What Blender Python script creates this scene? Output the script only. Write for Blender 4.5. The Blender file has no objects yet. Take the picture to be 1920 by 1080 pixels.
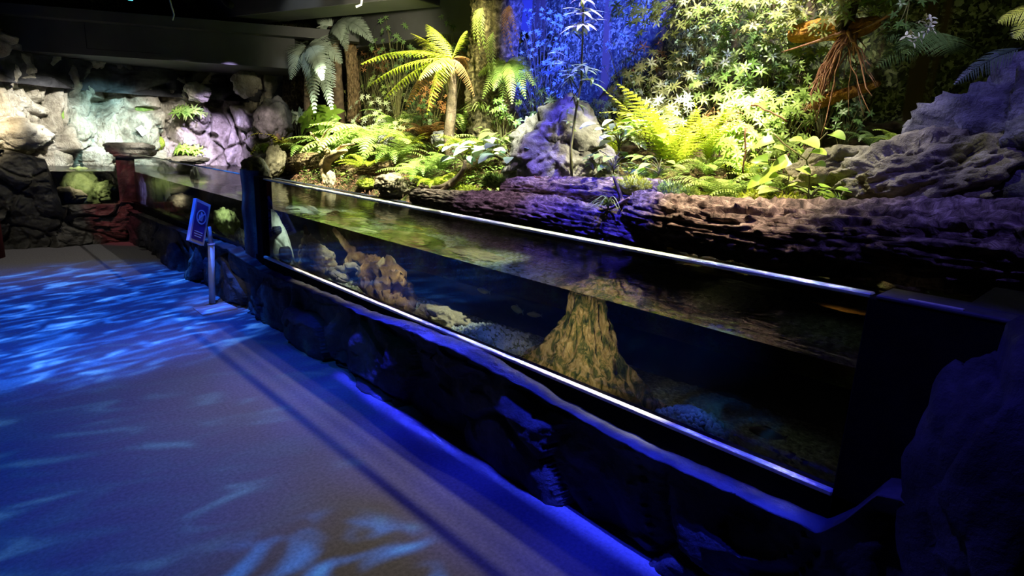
import bpy, math, random
from mathutils import Vector, Matrix, noise, Euler
random.seed(7)
V = Vector
scn = bpy.context.scene
COL = scn.collection
PI = math.pi

# ------------------------------------------------------------------ camera
CAM_F, YAW, PITCH, ROLL = 1150.7, .7607, .2379, .0442
CAM = V((-2.0145, 0, 1.6))
_f = V((math.sin(YAW)*math.cos(PITCH), math.cos(YAW)*math.cos(PITCH), -math.sin(PITCH)))
_r0 = V((math.cos(YAW), -math.sin(YAW), 0)); _u0 = _r0.cross(_f)
_r = _r0*math.cos(ROLL) + _u0*math.sin(ROLL)
_u = -_r0*math.sin(ROLL) + _u0*math.cos(ROLL)
cd = bpy.data.cameras.new('camera'); cam = bpy.data.objects.new('camera', cd); COL.objects.link(cam)
cam.matrix_world = Matrix(((_r.x, _u.x, -_f.x, CAM.x), (_r.y, _u.y, -_f.y, CAM.y), (_r.z, _u.z, -_f.z, CAM.z), (0, 0, 0, 1)))
cd.sensor_width = 36; cd.lens = CAM_F/1920*36; cd.clip_start = .05
scn.camera = cam

# ------------------------------------------------------------------ world, view, light
w = bpy.data.worlds.new('world'); scn.world = w; w.use_nodes = True
w.node_tree.nodes['Background'].inputs[0].default_value = (.25, .3, .6, 1)
w.node_tree.nodes['Background'].inputs[1].default_value = .006
scn.view_settings.view_transform = 'Standard'; scn.view_settings.look = 'None'
scn.view_settings.exposure = .12; scn.view_settings.gamma = 1; scn.view_settings.use_curve_mapping = False
scn.cycles.caustics_reflective = False; scn.cycles.caustics_refractive = False
scn.cycles.sample_clamp_indirect = 4; scn.cycles.max_bounces = 10
scn.cycles.transparent_max_bounces = 24

def aim(o, target):
    o.rotation_euler = (V(target)-o.location).to_track_quat('-Z', 'Y').to_euler()
def spot(name, loc, target, power, color, angle=50, blend=.5, size=.05):
    l = bpy.data.lights.new(name, 'SPOT'); l.energy = power; l.color = color
    l.spot_size = math.radians(angle); l.spot_blend = blend; l.shadow_soft_size = size
    o = bpy.data.objects.new(name, l); COL.objects.link(o); o.location = loc; aim(o, target); return o
def point(name, loc, power, color, size=.05):
    l = bpy.data.lights.new(name, 'POINT'); l.energy = power; l.color = color; l.shadow_soft_size = size
    o = bpy.data.objects.new(name, l); COL.objects.link(o); o.location = loc; return o
def ray(px, py): return _f*CAM_F + _r*(px-960) - _u*(py-540)
def at(px, py, ax, v):
    d = ray(px, py); return CAM + d*((v-CAM[ax])/d[ax])
def under(px, py, mode, ax, v, zw=.95):      # bent line of sight below the water (mode s: through the pane, t: through the surface)
    d = ray(px, py).normalized()
    p = CAM + d*((.02-CAM.x)/d.x if mode == 's' else (zw-CAM.z)/d.z)
    a = 0 if mode == 's' else 2
    t = d/1.333; t[a] = 0; t[a] = math.copysign(math.sqrt(1-t.length_squared), d[a])
    return p + t*((v-p[ax])/t[ax])

YF0 = 9.75
WARM = (1, .93, .62); YEL = (1, .95, .42); WHITE = (.92, .95, 1); BLUE = (.05, .1, 1); VIO = (.35, .22, 1)
# overhead track spots on the planted bank
spot('bank_spot', (1.7, 1.5, 4.1), at(1260, 250, 0, 2.1), 2300, (1, .96, .6), 36, .7)
spot('bank_spot', (1.6, 2.6, 4.1), at(1400, 280, 0, 1.9), 900, WARM, 50, .8)
spot('bank_spot', (1.2, 3.4, 4.0), at(890, 280, 0, 1.9), 2300, (.95, 1, .72), 40, .8)
spot('bank_spot', (1.2, 3.6, 4.1), at(810, 110, 0, 2.2), 1500, (1, .95, .5), 28, .7)
spot('bank_spot', (1.0, 6.0, 4.0), at(640, 290, 0, 1.9), 3600, (.95, 1, .7), 38, .8)
spot('bank_spot', (1.4, 4.6, 4.0), at(740, 290, 0, 1.8), 2300, (1, 1, .72), 44, .8)
spot('bank_spot', (1.2, 5.2, 2.75), at(700, 130, 0, 3.1), 520, (1, .9, .6), 50, .9)
spot('bank_spot', (.7, 5.4, 2.75), at(610, 90, 0, 2.6), 30, (.9, 1, .85), 40, .9)
spot('bank_spot', (.9, 6.6, 4.0), at(585, 130, 0, 2.15), 110, (.85, .95, 1), 24, .8)
spot('bank_spot', (1.9, 2.2, 4.2), at(1400, 110, 0, 3.0), 700, (1, .93, .75), 52, .9)
spot('bank_spot', (1.0, 2.2, 4.2), at(1093, 35, 0, 1.62), 500, (.95, 1, .95), 12, .5)
spot('bank_spot', (1.5, 3.4, 4.2), at(935, 90, 0, 2.5), 170, (1, .9, .6), 24, .8)
spot('blue_wash', (1.9, 2.6, 4.2), at(1100, 50, 0, 3.4), 7500, (.03, .05, 1), 38, .6)
spot('bank_spot', (.6, .9, 4.0), at(1895, 40, 0, 1.3), 90, (1, 1, .6), 12, .7)
spot('bank_spot', (1.0, .6, 4.0), at(1715, 85, 0, 2.6), 130, (.8, .8, 1), 14, .8)
spot('violet_wash', (1.5, 1.4, 4.2), at(1350, 70, 0, 3.2), 500, (.6, .5, 1), 44, .9)
spot('blue_wash', (1.0, 2.9, 4.0), at(1070, 290, 0, 1.8), 1200, (.12, .1, 1), 22, .6)
spot('blue_wash', (.3, 2.0, 3.9), at(1120, 410, 0, 1.35), 1500, (.05, .04, 1), 26, .7)
spot('blue_wash', (1.3, 2.9, 3.9), at(1880, 210, 0, 1.7), 300, (.3, .28, 1), 34, .8)
spot('blue_wash', (.2, -.2, 3.9), at(1800, 400, 0, 1.4), 110, (.2, .15, 1), 44, .8)
spot('log_spot', (.8, 1.6, 4.0), at(1380, 405, 0, 1.35), 1000, (1, .72, .5), 24, .8)
spot('log_spot', (.5, 1.0, 3.6), at(1500, 480, 0, 1.3), 60, (1, .8, .5), 10, .8)
spot('log_spot', (.4, 3.6, 4.0), at(960, 400, 0, 1.35), 360, (.8, .55, 1), 30, .8)
def strip_light(name, loc, ln, w_, power, color, spread):
    l = bpy.data.lights.new(name, 'AREA'); l.shape = 'RECTANGLE'; l.size = w_; l.size_y = ln; l.energy = power; l.color = color; l.spread = math.radians(spread)
    o = bpy.data.objects.new(name, l); COL.objects.link(o); o.location = loc; return o
strip_light('edge_fill_strip', (-.02, 2.85, 4.2), 3.3, .03, 2.6, (1, .97, .66), 2.4)  # both edge strips are added, to brighten the pane edge and rail
strip_light('edge_fill_strip', (-.02, .9, 4.2), .55, .03, .3, (.85, .88, 1), 2.4)
strip_light('ledge_fill_strip', (-.13, 2.1, 4.2), 3.0, .03, 4.5, (.03, .045, 1), 3)  # the blue strips are added as well, to brighten the rock ledge
strip_light('ledge_fill_strip', (-.15, 2.75, 4.2), .9, .04, 2.2, (.02, .03, 1), 3)
# rock cliff at the far end
spot('cliff_spot', (-1.2, 8.2, 2.6), (-1.8, 10.1, 1.55), 1100, (1, .84, .58), 44, .8)
spot('cliff_spot', (-.5, 8.7, 2.6), (-.7, 10.8, 1.3), 750, (1, .98, .9), 44, .8)
spot('cliff_spot', (.2, 8.9, 2.6), (.15, 11.2, 1.5), 620, (.5, .95, 1), 34, .8)
spot('cliff_spot', (.7, 8.9, 2.6), (.7, 11.3, 1.1), 700, (1, .95, .88), 44, .8)
spot('cliff_spot', (1.2, 8.9, 2.6), (1.5, 11.2, 1.25), 1300, (.62, .5, 1), 31, .8)
spot('cliff_spot', (.5, 8.3, 2.7), at(247, 281, 1, YF0), 200, (1, .95, .85), 10, .8)
spot('cliff_spot', (1.2, 7.9, 2.6), at(500, 240, 1, 9.4), 160, (1, .8, .8), 20, .8)

# low white lamps along the tank, their light passes over the pane to the visitors' floor
for y_, p_ in ((1.3, 150), (2.7, 190), (4.1, 160)):
    spot('tank_lamp', (1.6, y_, 4.15), (-.35, y_+.1, 0), p_, (1, .86, .76), 36, 1, .05)
    spot('tank_lamp', (1.28, y_+.6, 4.15), (-.3, y_+.7, 0), p_*.25, (1, .88, .86), 34, 1, .05)  # added second row, replaces light that the water body blocks
spot('tank_lamp', (1.6, 8.6, 4.0), (-.7, 8.9, 0), 110, (1, .92, .85), 50, .6, .02)
spot('entrance_spot', (-1.6, 7.4, 3.2), (-1.0, 9.4, 0), 45, (1, .95, .9), 70, .9)

def water_projector(loc, target, power, angle, scale, seed, color=(.02, .16, 1), stretch=(1, 3.2), lo=.46, hi=.7, base=.12):
    o = spot('water_effect_projector', loc, target, power, (1, 1, 1), angle, .55, .02)
    l = o.data; l.use_nodes = True; nt = l.node_tree; N = nt.nodes; L = nt.links
    em = N['Emission']
    tc = N.new('ShaderNodeTexCoord'); geo = N.new('ShaderNodeSeparateXYZ')
    L.new(tc.outputs['Normal'], geo.inputs[0])
    d1 = N.new('ShaderNodeMath'); d1.operation = 'DIVIDE'; L.new(geo.outputs[0], d1.inputs[0]); L.new(geo.outputs[2], d1.inputs[1])
    d2 = N.new('ShaderNodeMath'); d2.operation = 'DIVIDE'; L.new(geo.outputs[1], d2.inputs[0]); L.new(geo.outputs[2], d2.inputs[1])
    cx = N.new('ShaderNodeCombineXYZ'); L.new(d1.outputs[0], cx.inputs[0]); L.new(d2.outputs[0], cx.inputs[1]); cx.inputs[2].default_value = seed
    mp = N.new('ShaderNodeMapping'); mp.inputs['Scale'].default_value = (scale*stretch[0], scale*stretch[1], 1)
    L.new(cx.outputs[0], mp.inputs[0])
    nz = N.new('ShaderNodeTexNoise'); nz.inputs['Scale'].default_value = 1; nz.inputs['Detail'].default_value = 2.2; nz.inputs['Distortion'].default_value = 1.1
    L.new(mp.outputs[0], nz.inputs['Vector'])
    rp = N.new('ShaderNodeValToRGB'); e = rp.color_ramp.elements
    e[0].position = lo; e[0].color = (color[0]*base, color[1]*base*.6, color[2]*base, 1)
    e[1].position = hi; e[1].color = (color[0]*1.5+.04, color[1]*1.9, color[2], 1)
    m = e.new((lo+hi)/2); m.color = (color[0]*.4, color[1]*.5, color[2]*.55, 1)
    L.new(nz.outputs['Fac'], rp.inputs[0]); L.new(rp.outputs[0], em.inputs['Color'])
    return o
water_projector((-1.1, 5.2, 4.2), (-1.4, 6.2, 0), 4600, 54, 12, 1.3, lo=.47, hi=.72, base=.14)
water_projector((-2.2, 3.0, 3.6), (-2.0, 3.7, 0), 700, 62, 9, 4.1, stretch=(1, 2.8), lo=.42, hi=.78, base=.5)
water_projector((-1.2, 1.2, 3.5), at(600, 1125, 2, 0), 1600, 18, 9, 8.7, color=(.02, .25, 1), stretch=(1, 1.6), base=.0)
for y_, p_, t_, a_ in ((.9, 420, -.3, 20), (1.7, 400, -.26, 17), (2.4, 400, -.26, 17), (3.1, 330, -.3, 17), (3.8, 280, -.32, 18), (4.6, 120, -.45, 18), (5.2, 120, -.7, 18)):
    spot('ledge_spot', (t_, y_, 4.3), (t_, y_, 0), p_, (.015, .025, 1), a_, .9, .03)
spot('ledge_spot', (-.3, 5.4, 4.2), (-.12, 6.0, .5), 420, (.02, .14, 1), 10, .6, .02)
spot('corner_blue_spot', (-1.0, 1.4, 3.2), (-.12, .1, .6), 130, (.08, .07, 1), 20, .8, .03)
spot('sign_fill', (-1.4, 3.6, 3.4), (-.35, 5.5, .55), 110, (.9, .85, 1), 12, .8, .03)  # unseen light added to whiten the sign and its stand
spot('teal_wash', (-1.4, 2.6, 1.9), (-.1, 3.6, .2), 9, (.05, .4, .6), 45, 1, .1)
spot('red_spot', (-1.2, 8.2, 2.6), (-.1, 9.6, .55), 75, (1, .03, .1), 24, .5, .02)

# ------------------------------------------------------------------ materials
def mat(name, rough=.6, spec=.3):
    m = bpy.data.materials.new(name); m.use_nodes = True
    b = m.node_tree.nodes['Principled BSDF']; b.inputs['Roughness'].default_value = rough
    b.inputs['Specular IOR Level'].default_value = spec
    return m, m.node_tree.nodes, m.node_tree.links, b
def ramp(N, cols):
    r = N.new('ShaderNodeValToRGB'); e = r.color_ramp.elements
    e[0].position = cols[0][0]; e[0].color = (*cols[0][1], 1); e[1].position = cols[-1][0]; e[1].color = (*cols[-1][1], 1)
    for p, c in cols[1:-1]:
        x = e.new(p); x.color = (*c, 1)
    return r
def noisy(name, cols, scale=4, detail=6, rough=.6, spec=.3, bump=.3, bscale=None, dist=.02, mapscale=None, coord='Object', metallic=0, distortion=0):
    m, N, L, b = mat(name, rough, spec)
    tc = N.new('ShaderNodeTexCoord'); src = tc.outputs[coord]
    if mapscale:
        mp = N.new('ShaderNodeMapping'); mp.inputs['Scale'].default_value = mapscale; L.new(src, mp.inputs[0]); src = mp.outputs[0]
    n = N.new('ShaderNodeTexNoise'); n.inputs['Scale'].default_value = scale; n.inputs['Detail'].default_value = detail; n.inputs['Roughness'].default_value = .62
    n.inputs['Distortion'].default_value = distortion
    L.new(src, n.inputs['Vector']); r = ramp(N, cols); L.new(n.outputs['Fac'], r.inputs[0]); L.new(r.outputs[0], b.inputs['Base Color'])
    if bump:
        n2 = N.new('ShaderNodeTexNoise'); n2.inputs['Scale'].default_value = bscale or scale*4; n2.inputs['Detail'].default_value = 7; n2.inputs['Roughness'].default_value = .65
        L.new(src, n2.inputs['Vector'])
        bp = N.new('ShaderNodeBump'); bp.inputs['Strength'].default_value = bump; bp.inputs['Distance'].default_value = dist
        L.new(n2.outputs['Fac'], bp.inputs['Height']); L.new(bp.outputs[0], b.inputs['Normal'])
    b.inputs['Metallic'].default_value = metallic
    return m
def leafmat(name, c1, c2, rough=.45, trans=.25, scale=9):
    m, N, L, b = mat(name, rough, .4)
    tc = N.new('ShaderNodeTexCoord'); n = N.new('ShaderNodeTexNoise'); n.inputs['Scale'].default_value = scale; n.inputs['Detail'].default_value = 3
    L.new(tc.outputs['Object'], n.inputs['Vector'])
    oi = N.new('ShaderNodeObjectInfo'); mx = N.new('ShaderNodeMath'); mx.operation = 'MULTIPLY_ADD'; mx.inputs[1].default_value = .35; L.new(oi.outputs['Random'], mx.inputs[0])
    L.new(n.outputs['Fac'], mx.inputs[2]); 
    r = ramp(N, [(.38, c1), (.85, c2)]); L.new(mx.outputs[0], r.inputs[0]); L.new(r.outputs[0], b.inputs['Base Color'])
    t = N.new('ShaderNodeBsdfTranslucent'); L.new(r.outputs[0], t.inputs['Color'])
    ms = N.new('ShaderNodeMixShader'); ms.inputs[0].default_value = trans
    L.new(b.outputs[0], ms.inputs[1]); L.new(t.outputs[0], ms.inputs[2]); L.new(ms.outputs[0], N['Material Output'].inputs['Surface'])
    return m
M = {}
M['carpet'] = noisy('grey_carpet', [(.3, (.17, .165, .165)), (.7, (.27, .26, .26))], 60, 4, .95, .05, .4, 250, .004)
M['cliff'] = noisy('pale_artificial_rock', [(.3, (.12, .10, .07)), (.48, (.4, .36, .28)), (.68, (.68, .65, .56))], 3.5, 9, .3, .6, 1, 12, .09)
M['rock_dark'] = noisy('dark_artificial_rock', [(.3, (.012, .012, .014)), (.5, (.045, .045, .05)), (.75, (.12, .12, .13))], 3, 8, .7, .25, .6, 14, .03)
M['rock_far'] = noisy('brown_artificial_rock', [(.3, (.03, .027, .02)), (.7, (.17, .16, .12))], 4, 8, .5, .4, .6, 14, .03)
M['boulder'] = noisy('grey_boulder', [(.3, (.05, .048, .045)), (.5, (.17, .16, .155)), (.75, (.36, .34, .33))], 5, 9, .8, .2, .9, 18, .03)
M['boulder_dark'] = noisy('slate_boulder', [(.3, (.02, .02, .024)), (.5, (.10, .10, .11)), (.72, (.26, .26, .28))], 4, 9, .75, .2, 1, 12, .05)
M['boulder_olive'] = noisy('olive_boulder', [(.3, (.06, .055, .03)), (.55, (.25, .23, .15)), (.75, (.5, .48, .42))], 4, 9, .8, .2, 1, 14, .04)
M['white_rock'] = noisy('white_limestone', [(.35, (.3, .33, .27)), (.5, (.62, .66, .56)), (.7, (.8, .82, .74))], 6, 7, .8, .2, .5, 25, .01)
M['tan_rock'] = noisy('tan_rock', [(.3, (.10, .08, .05)), (.7, (.48, .4, .28))], 8, 7, .8, .2, .8, 25, .02)
M['mossy_rock'] = noisy('mossy_rock', [(.3, (.08, .11, .03)), (.7, (.42, .48, .2))], 8, 7, .8, .2, .8, 25, .02)
def bark(name, c1, c2, c3, sc=(1, 1, 1)):
    m, N, L, b = mat(name, .85, .15)
    uv = N.new('ShaderNodeUVMap'); mp = N.new('ShaderNodeMapping'); mp.inputs['Scale'].default_value = (14*sc[0], 7*sc[1], 1); L.new(uv.outputs[0], mp.inputs[0])
    n = N.new('ShaderNodeTexNoise'); n.inputs['Scale'].default_value = 2; n.inputs['Detail'].default_value = 9; n.inputs['Roughness'].default_value = .68; n.inputs['Distortion'].default_value = .7
    L.new(mp.outputs[0], n.inputs['Vector']); r = ramp(N, [(.36, c1), (.52, c2), (.68, c3)]); L.new(n.outputs['Fac'], r.inputs[0]); L.new(r.outputs[0], b.inputs['Base Color'])
    bp = N.new('ShaderNodeBump'); bp.inputs['Strength'].default_value = 1; bp.inputs['Distance'].default_value = .03
    L.new(n.outputs['Fac'], bp.inputs['Height']); L.new(bp.outputs[0], b.inputs['Normal'])
    return m
M['bark'] = bark('log_bark', (.035, .028, .025), (.2, .15, .13), (.5, .4, .34))
M['bark_dark'] = bark('dark_bark', (.015, .012, .01), (.07, .05, .04), (.2, .15, .11))
M['bark_warm'] = bark('tan_bark', (.04, .03, .015), (.25, .17, .09), (.5, .36, .2))
M['trunk_mossy'] = bark('mossy_trunk_bark', (.02, .02, .01), (.12, .10, .05), (.35, .3, .16))
M['driftwood'] = noisy('driftwood', [(.3, (.10, .06, .03)), (.5, (.42, .29, .15)), (.72, (.75, .6, .38))], 7, 8, .75, .2, .9, 22, .02, (1, 1, 1))
M['driftwood_dark'] = noisy('weathered_driftwood', [(.3, (.03, .025, .02)), (.7, (.28, .2, .13))], 9, 8, .8, .2, .9, 25, .02)
M['stump'] = noisy('mossy_stump', [(.36, (.02, .035, .012)), (.46, (.12, .13, .04)), (.54, (.42, .29, .12)), (.66, (.7, .54, .3))], 22, 9, .9, .1, 1, 30, .03, (1, 1, .45), distortion=1)
M['gravel'] = noisy('tank_gravel', [(.35, (.03, .035, .025)), (.52, (.2, .22, .12)), (.72, (.55, .58, .42))], 40, 3, .8, .3, 1, 45, .02)
M['pebble'] = noisy('grey_pebble', [(.3, (.18, .2, .2)), (.7, (.6, .62, .6))], 12, 4, .6, .4, .2)
M['tank_dark'] = noisy('tank_liner', [(.3, (.008, .010, .016)), (.7, (.02, .024, .04))], 3, 4, .8, .2, .2)
M['black'] = noisy('black_frame', [(.3, (.004, .004, .005)), (.7, (.008, .008, .009))], 10, 3, .8, .03, .1)
M['capping'] = noisy('dark_grey_capping', [(.3, (.06, .058, .065)), (.7, (.1, .098, .11))], 20, 3, .6, .3, .1)
M['alu'] = noisy('brushed_aluminium', [(.3, (.62, .6, .54)), (.7, (.8, .77, .7))], 30, 3, .42, .5, .1, mapscale=(1, 1, 10))
M['edge'] = noisy('polished_acrylic_edge', [(.35, (.5, .56, .4)), (.7, (.8, .86, .62))], 5, 5, .3, .5, .1)
M['soil'] = noisy('mossy_soil', [(.3, (.03, .022, .012)), (.5, (.1, .07, .035)), (.62, (.12, .15, .04)), (.8, (.3, .34, .1))], 5, 9, .95, .1, 1, 30, .04)
M['moss'] = noisy('yellow_moss', [(.3, (.14, .2, .03)), (.7, (.55, .6, .1))], 14, 6, .9, .1, 1, 60, .02)
M['moss_dark'] = noisy('green_moss', [(.3, (.06, .13, .03)), (.7, (.28, .42, .1))], 14, 6, .9, .1, 1, 60, .02)
M['moss_orange'] = noisy('orange_moss', [(.3, (.3, .12, .02)), (.7, (.75, .38, .08))], 14, 6, .9, .1, 1, 60, .02)
M['paint'] = noisy('dark_ceiling_paint', [(.3, (.04, .04, .042)), (.7, (.065, .065, .068))], 1.4, 4, .7, .2, .1)
M['paint_black'] = noisy('black_paint', [(.3, (.004, .004, .005)), (.7, (.009, .009, .011))], 3, 3, .8, .1, .1)
M['paint_grey'] = noisy('grey_metal_paint', [(.3, (.035, .035, .036)), (.7, (.055, .055, .056))], 2, 4, .6, .3, .1)
M['cable'] = noisy('pale_cable', [(.3, (.4, .42, .4)), (.7, (.55, .56, .52))], 5, 3, .6, .3, 0)
M['steel'] = noisy('painted_stand_steel', [(.3, (.4, .4, .42)), (.7, (.5, .5, .52))], 10, 3, .35, .5, .1)
M['sign_border'] = noisy('sign_border', [(.3, (.55, .5, .62)), (.7, (.62, .58, .7))], 5, 2, .5, .3, 0)
M['sign_face'] = noisy('sign_face', [(.3, (.06, .03, .22)), (.7, (.09, .04, .30))], 5, 2, .5, .3, 0)
M['sign_mark'] = noisy('sign_mark', [(.3, (.7, .68, .95)), (.7, (.75, .72, 1))], 5, 2, .5, .3, 0)
M['paper'] = noisy('white_card', [(.3, (.75, .77, .7)), (.7, (.85, .86, .8))], 5, 2, .7, .2, 0)
M['red_lit_tint'] = noisy('red_lit_column_tint', [(.3, (.10, .015, .015)), (.7, (.18, .03, .03))], 2, 3, .7, .2, .1)  # red light falling on the column is put into this colour
M['root'] = noisy('reddish_root', [(.3, (.22, .09, .05)), (.7, (.6, .32, .22))], 20, 5, .8, .2, .4)
M['stem'] = noisy('green_brown_stem', [(.3, (.08, .07, .03)), (.7, (.2, .2, .08))], 15, 4, .7, .2, .2)
M['stem_red'] = noisy('brown_stem', [(.3, (.08, .03, .02)), (.7, (.2, .09, .06))], 15, 4, .7, .2, .2)
M['fish'] = noisy('pale_fish_skin', [(.3, (.35, .36, .26)), (.7, (.6, .58, .42))], 9, 4, .4, .5, .1)
M['fish_dark'] = noisy('olive_fish_skin', [(.3, (.08, .09, .05)), (.7, (.22, .2, .1))], 9, 4, .4, .5, .1)
M['fern'] = leafmat('fern_green', (.10, .2, .03), (.4, .52, .12))
M['fern_yel'] = leafmat('fern_yellow_green', (.3, .42, .03), (.62, .66, .07))
M['fern_silver'] = leafmat('fern_silver', (.14, .18, .14), (.3, .36, .3), trans=.1)
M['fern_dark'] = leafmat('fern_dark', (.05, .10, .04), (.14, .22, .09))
M['fern_brown'] = leafmat('dead_frond_brown', (.2, .09, .03), (.5, .27, .1))
M['leaf'] = leafmat('leaf_green', (.10, .21, .035), (.38, .5, .13), .35)
M['leaf_bright'] = leafmat('leaf_bright', (.25, .5, .04), (.5, .7, .12), .35)
M['leaf_pale'] = leafmat('leaf_pale', (.4, .52, .3), (.75, .82, .6), .3)
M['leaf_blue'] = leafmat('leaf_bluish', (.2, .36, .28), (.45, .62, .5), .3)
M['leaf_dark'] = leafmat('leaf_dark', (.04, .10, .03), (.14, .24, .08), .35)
M['leaf_olive'] = leafmat('leaf_olive', (.16, .2, .04), (.42, .42, .14), .45)
M['leaf_rust'] = leafmat('leaf_rust', (.25, .09, .03), (.6, .3, .12), .6)
M['leaf_white'] = leafmat('leaf_white', (.75, .72, .8), (.9, .88, .95), .3)
M['grass'] = leafmat('grass_blade', (.22, .36, .06), (.5, .62, .16), .4)
def mural():
    m, N, L, b = mat('forest_mural_print', .6, .2)
    tc = N.new('ShaderNodeTexCoord'); src = tc.outputs['Object']
    v = N.new('ShaderNodeTexVoronoi'); v.inputs['Scale'].default_value = 46; v.inputs['Randomness'].default_value = 1
    wn = N.new('ShaderNodeTexNoise'); wn.inputs['Scale'].default_value = 12; wn.inputs['Detail'].default_value = 4
    L.new(src, wn.inputs['Vector'])
    mx = N.new('ShaderNodeVectorMath'); mx.operation = 'MULTIPLY_ADD'; mx.inputs[1].default_value = (.12, .12, .12); L.new(wn.outputs['Color'], mx.inputs[0]); L.new(src, mx.inputs[2])
    L.new(mx.outputs[0], v.inputs['Vector'])
    big = N.new('ShaderNodeTexNoise'); big.inputs['Scale'].default_value = 1.6; big.inputs['Detail'].default_value = 6; L.new(src, big.inputs['Vector'])
    sx = N.new('ShaderNodeSeparateColor'); L.new(v.outputs['Color'], sx.inputs[0])
    mul = N.new('ShaderNodeMath'); mul.operation = 'MULTIPLY'; L.new(sx.outputs[0], mul.inputs[0]); L.new(big.outputs['Fac'], mul.inputs[1])
    r = ramp(N, [(.12, (.015, .018, .012)), (.3, (.06, .08, .03)), (.45, (.2, .24, .1)), (.6, (.45, .48, .3))]); L.new(mul.outputs[0], r.inputs[0])
    mp = N.new('ShaderNodeMapping'); mp.inputs['Scale'].default_value = (5, 5, .35); L.new(src, mp.inputs[0])
    tr = N.new('ShaderNodeTexNoise'); tr.inputs['Scale'].default_value = 1; tr.inputs['Detail'].default_value = 5; L.new(mp.outputs[0], tr.inputs['Vector'])
    r2 = ramp(N, [(.55, (0, 0, 0)), (.62, (1, 1, 1))]); L.new(tr.outputs['Fac'], r2.inputs[0])
    mc = N.new('ShaderNodeMix'); mc.data_type = 'RGBA'; L.new(r2.outputs[0], mc.inputs[0]); L.new(r.outputs[0], mc.inputs[6]); mc.inputs[7].default_value = (.10, .07, .035, 1)
    L.new(mc.outputs[2], b.inputs['Base Color']); return m
M['mural'] = mural()
def glass():
    m = bpy.data.materials.new('clear_acrylic'); m.use_nodes = True; N = m.node_tree.nodes; L = m.node_tree.links; N.remove(N['Principled BSDF'])
    t = N.new('ShaderNodeBsdfTransparent'); t.inputs[0].default_value = (.95, .975, .97, 1)
    g = N.new('ShaderNodeBsdfGlossy'); g.inputs['Roughness'].default_value = .02
    lw = N.new('ShaderNodeLayerWeight'); pw = N.new('ShaderNodeMath'); pw.operation = 'POWER'; pw.inputs[1].default_value = 5; L.new(lw.outputs['Facing'], pw.inputs[0])
    f = N.new('ShaderNodeMath'); f.operation = 'MULTIPLY_ADD'; f.inputs[1].default_value = .45; f.inputs[2].default_value = .02; L.new(pw.outputs[0], f.inputs[0])
    ms = N.new('ShaderNodeMixShader'); L.new(f.outputs[0], ms.inputs[0]); L.new(t.outputs[0], ms.inputs[1]); L.new(g.outputs[0], ms.inputs[2])
    L.new(ms.outputs[0], N['Material Output'].inputs['Surface']); return m
M['glass'] = glass()
def water(name, bump):
    m, N, L, b = mat(name, 0, .5)
    b.inputs['Transmission Weight'].default_value = 1; b.inputs['IOR'].default_value = 1.333; b.inputs['Base Color'].default_value = (.93, .97, .96, 1)
    if bump:
        tc = N.new('ShaderNodeTexCoord'); n = N.new('ShaderNodeTexNoise'); n.inputs['Scale'].default_value = 9; n.inputs['Detail'].default_value = 3; n.inputs['Distortion'].default_value = .6
        mp = N.new('ShaderNodeMapping'); mp.inputs['Scale'].default_value = (1.6, .8, 1); L.new(tc.outputs['Object'], mp.inputs[0])
        L.new(mp.outputs[0], n.inputs['Vector']); bp = N.new('ShaderNodeBump'); bp.inputs['Strength'].default_value = bump; bp.inputs['Distance'].default_value = .02
        L.new(n.outputs['Fac'], bp.inputs['Height']); L.new(bp.outputs[0], b.inputs['Normal'])
    return m
M['water_top'] = water('rippled_water', .13); M['water'] = water('water', 0)

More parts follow.
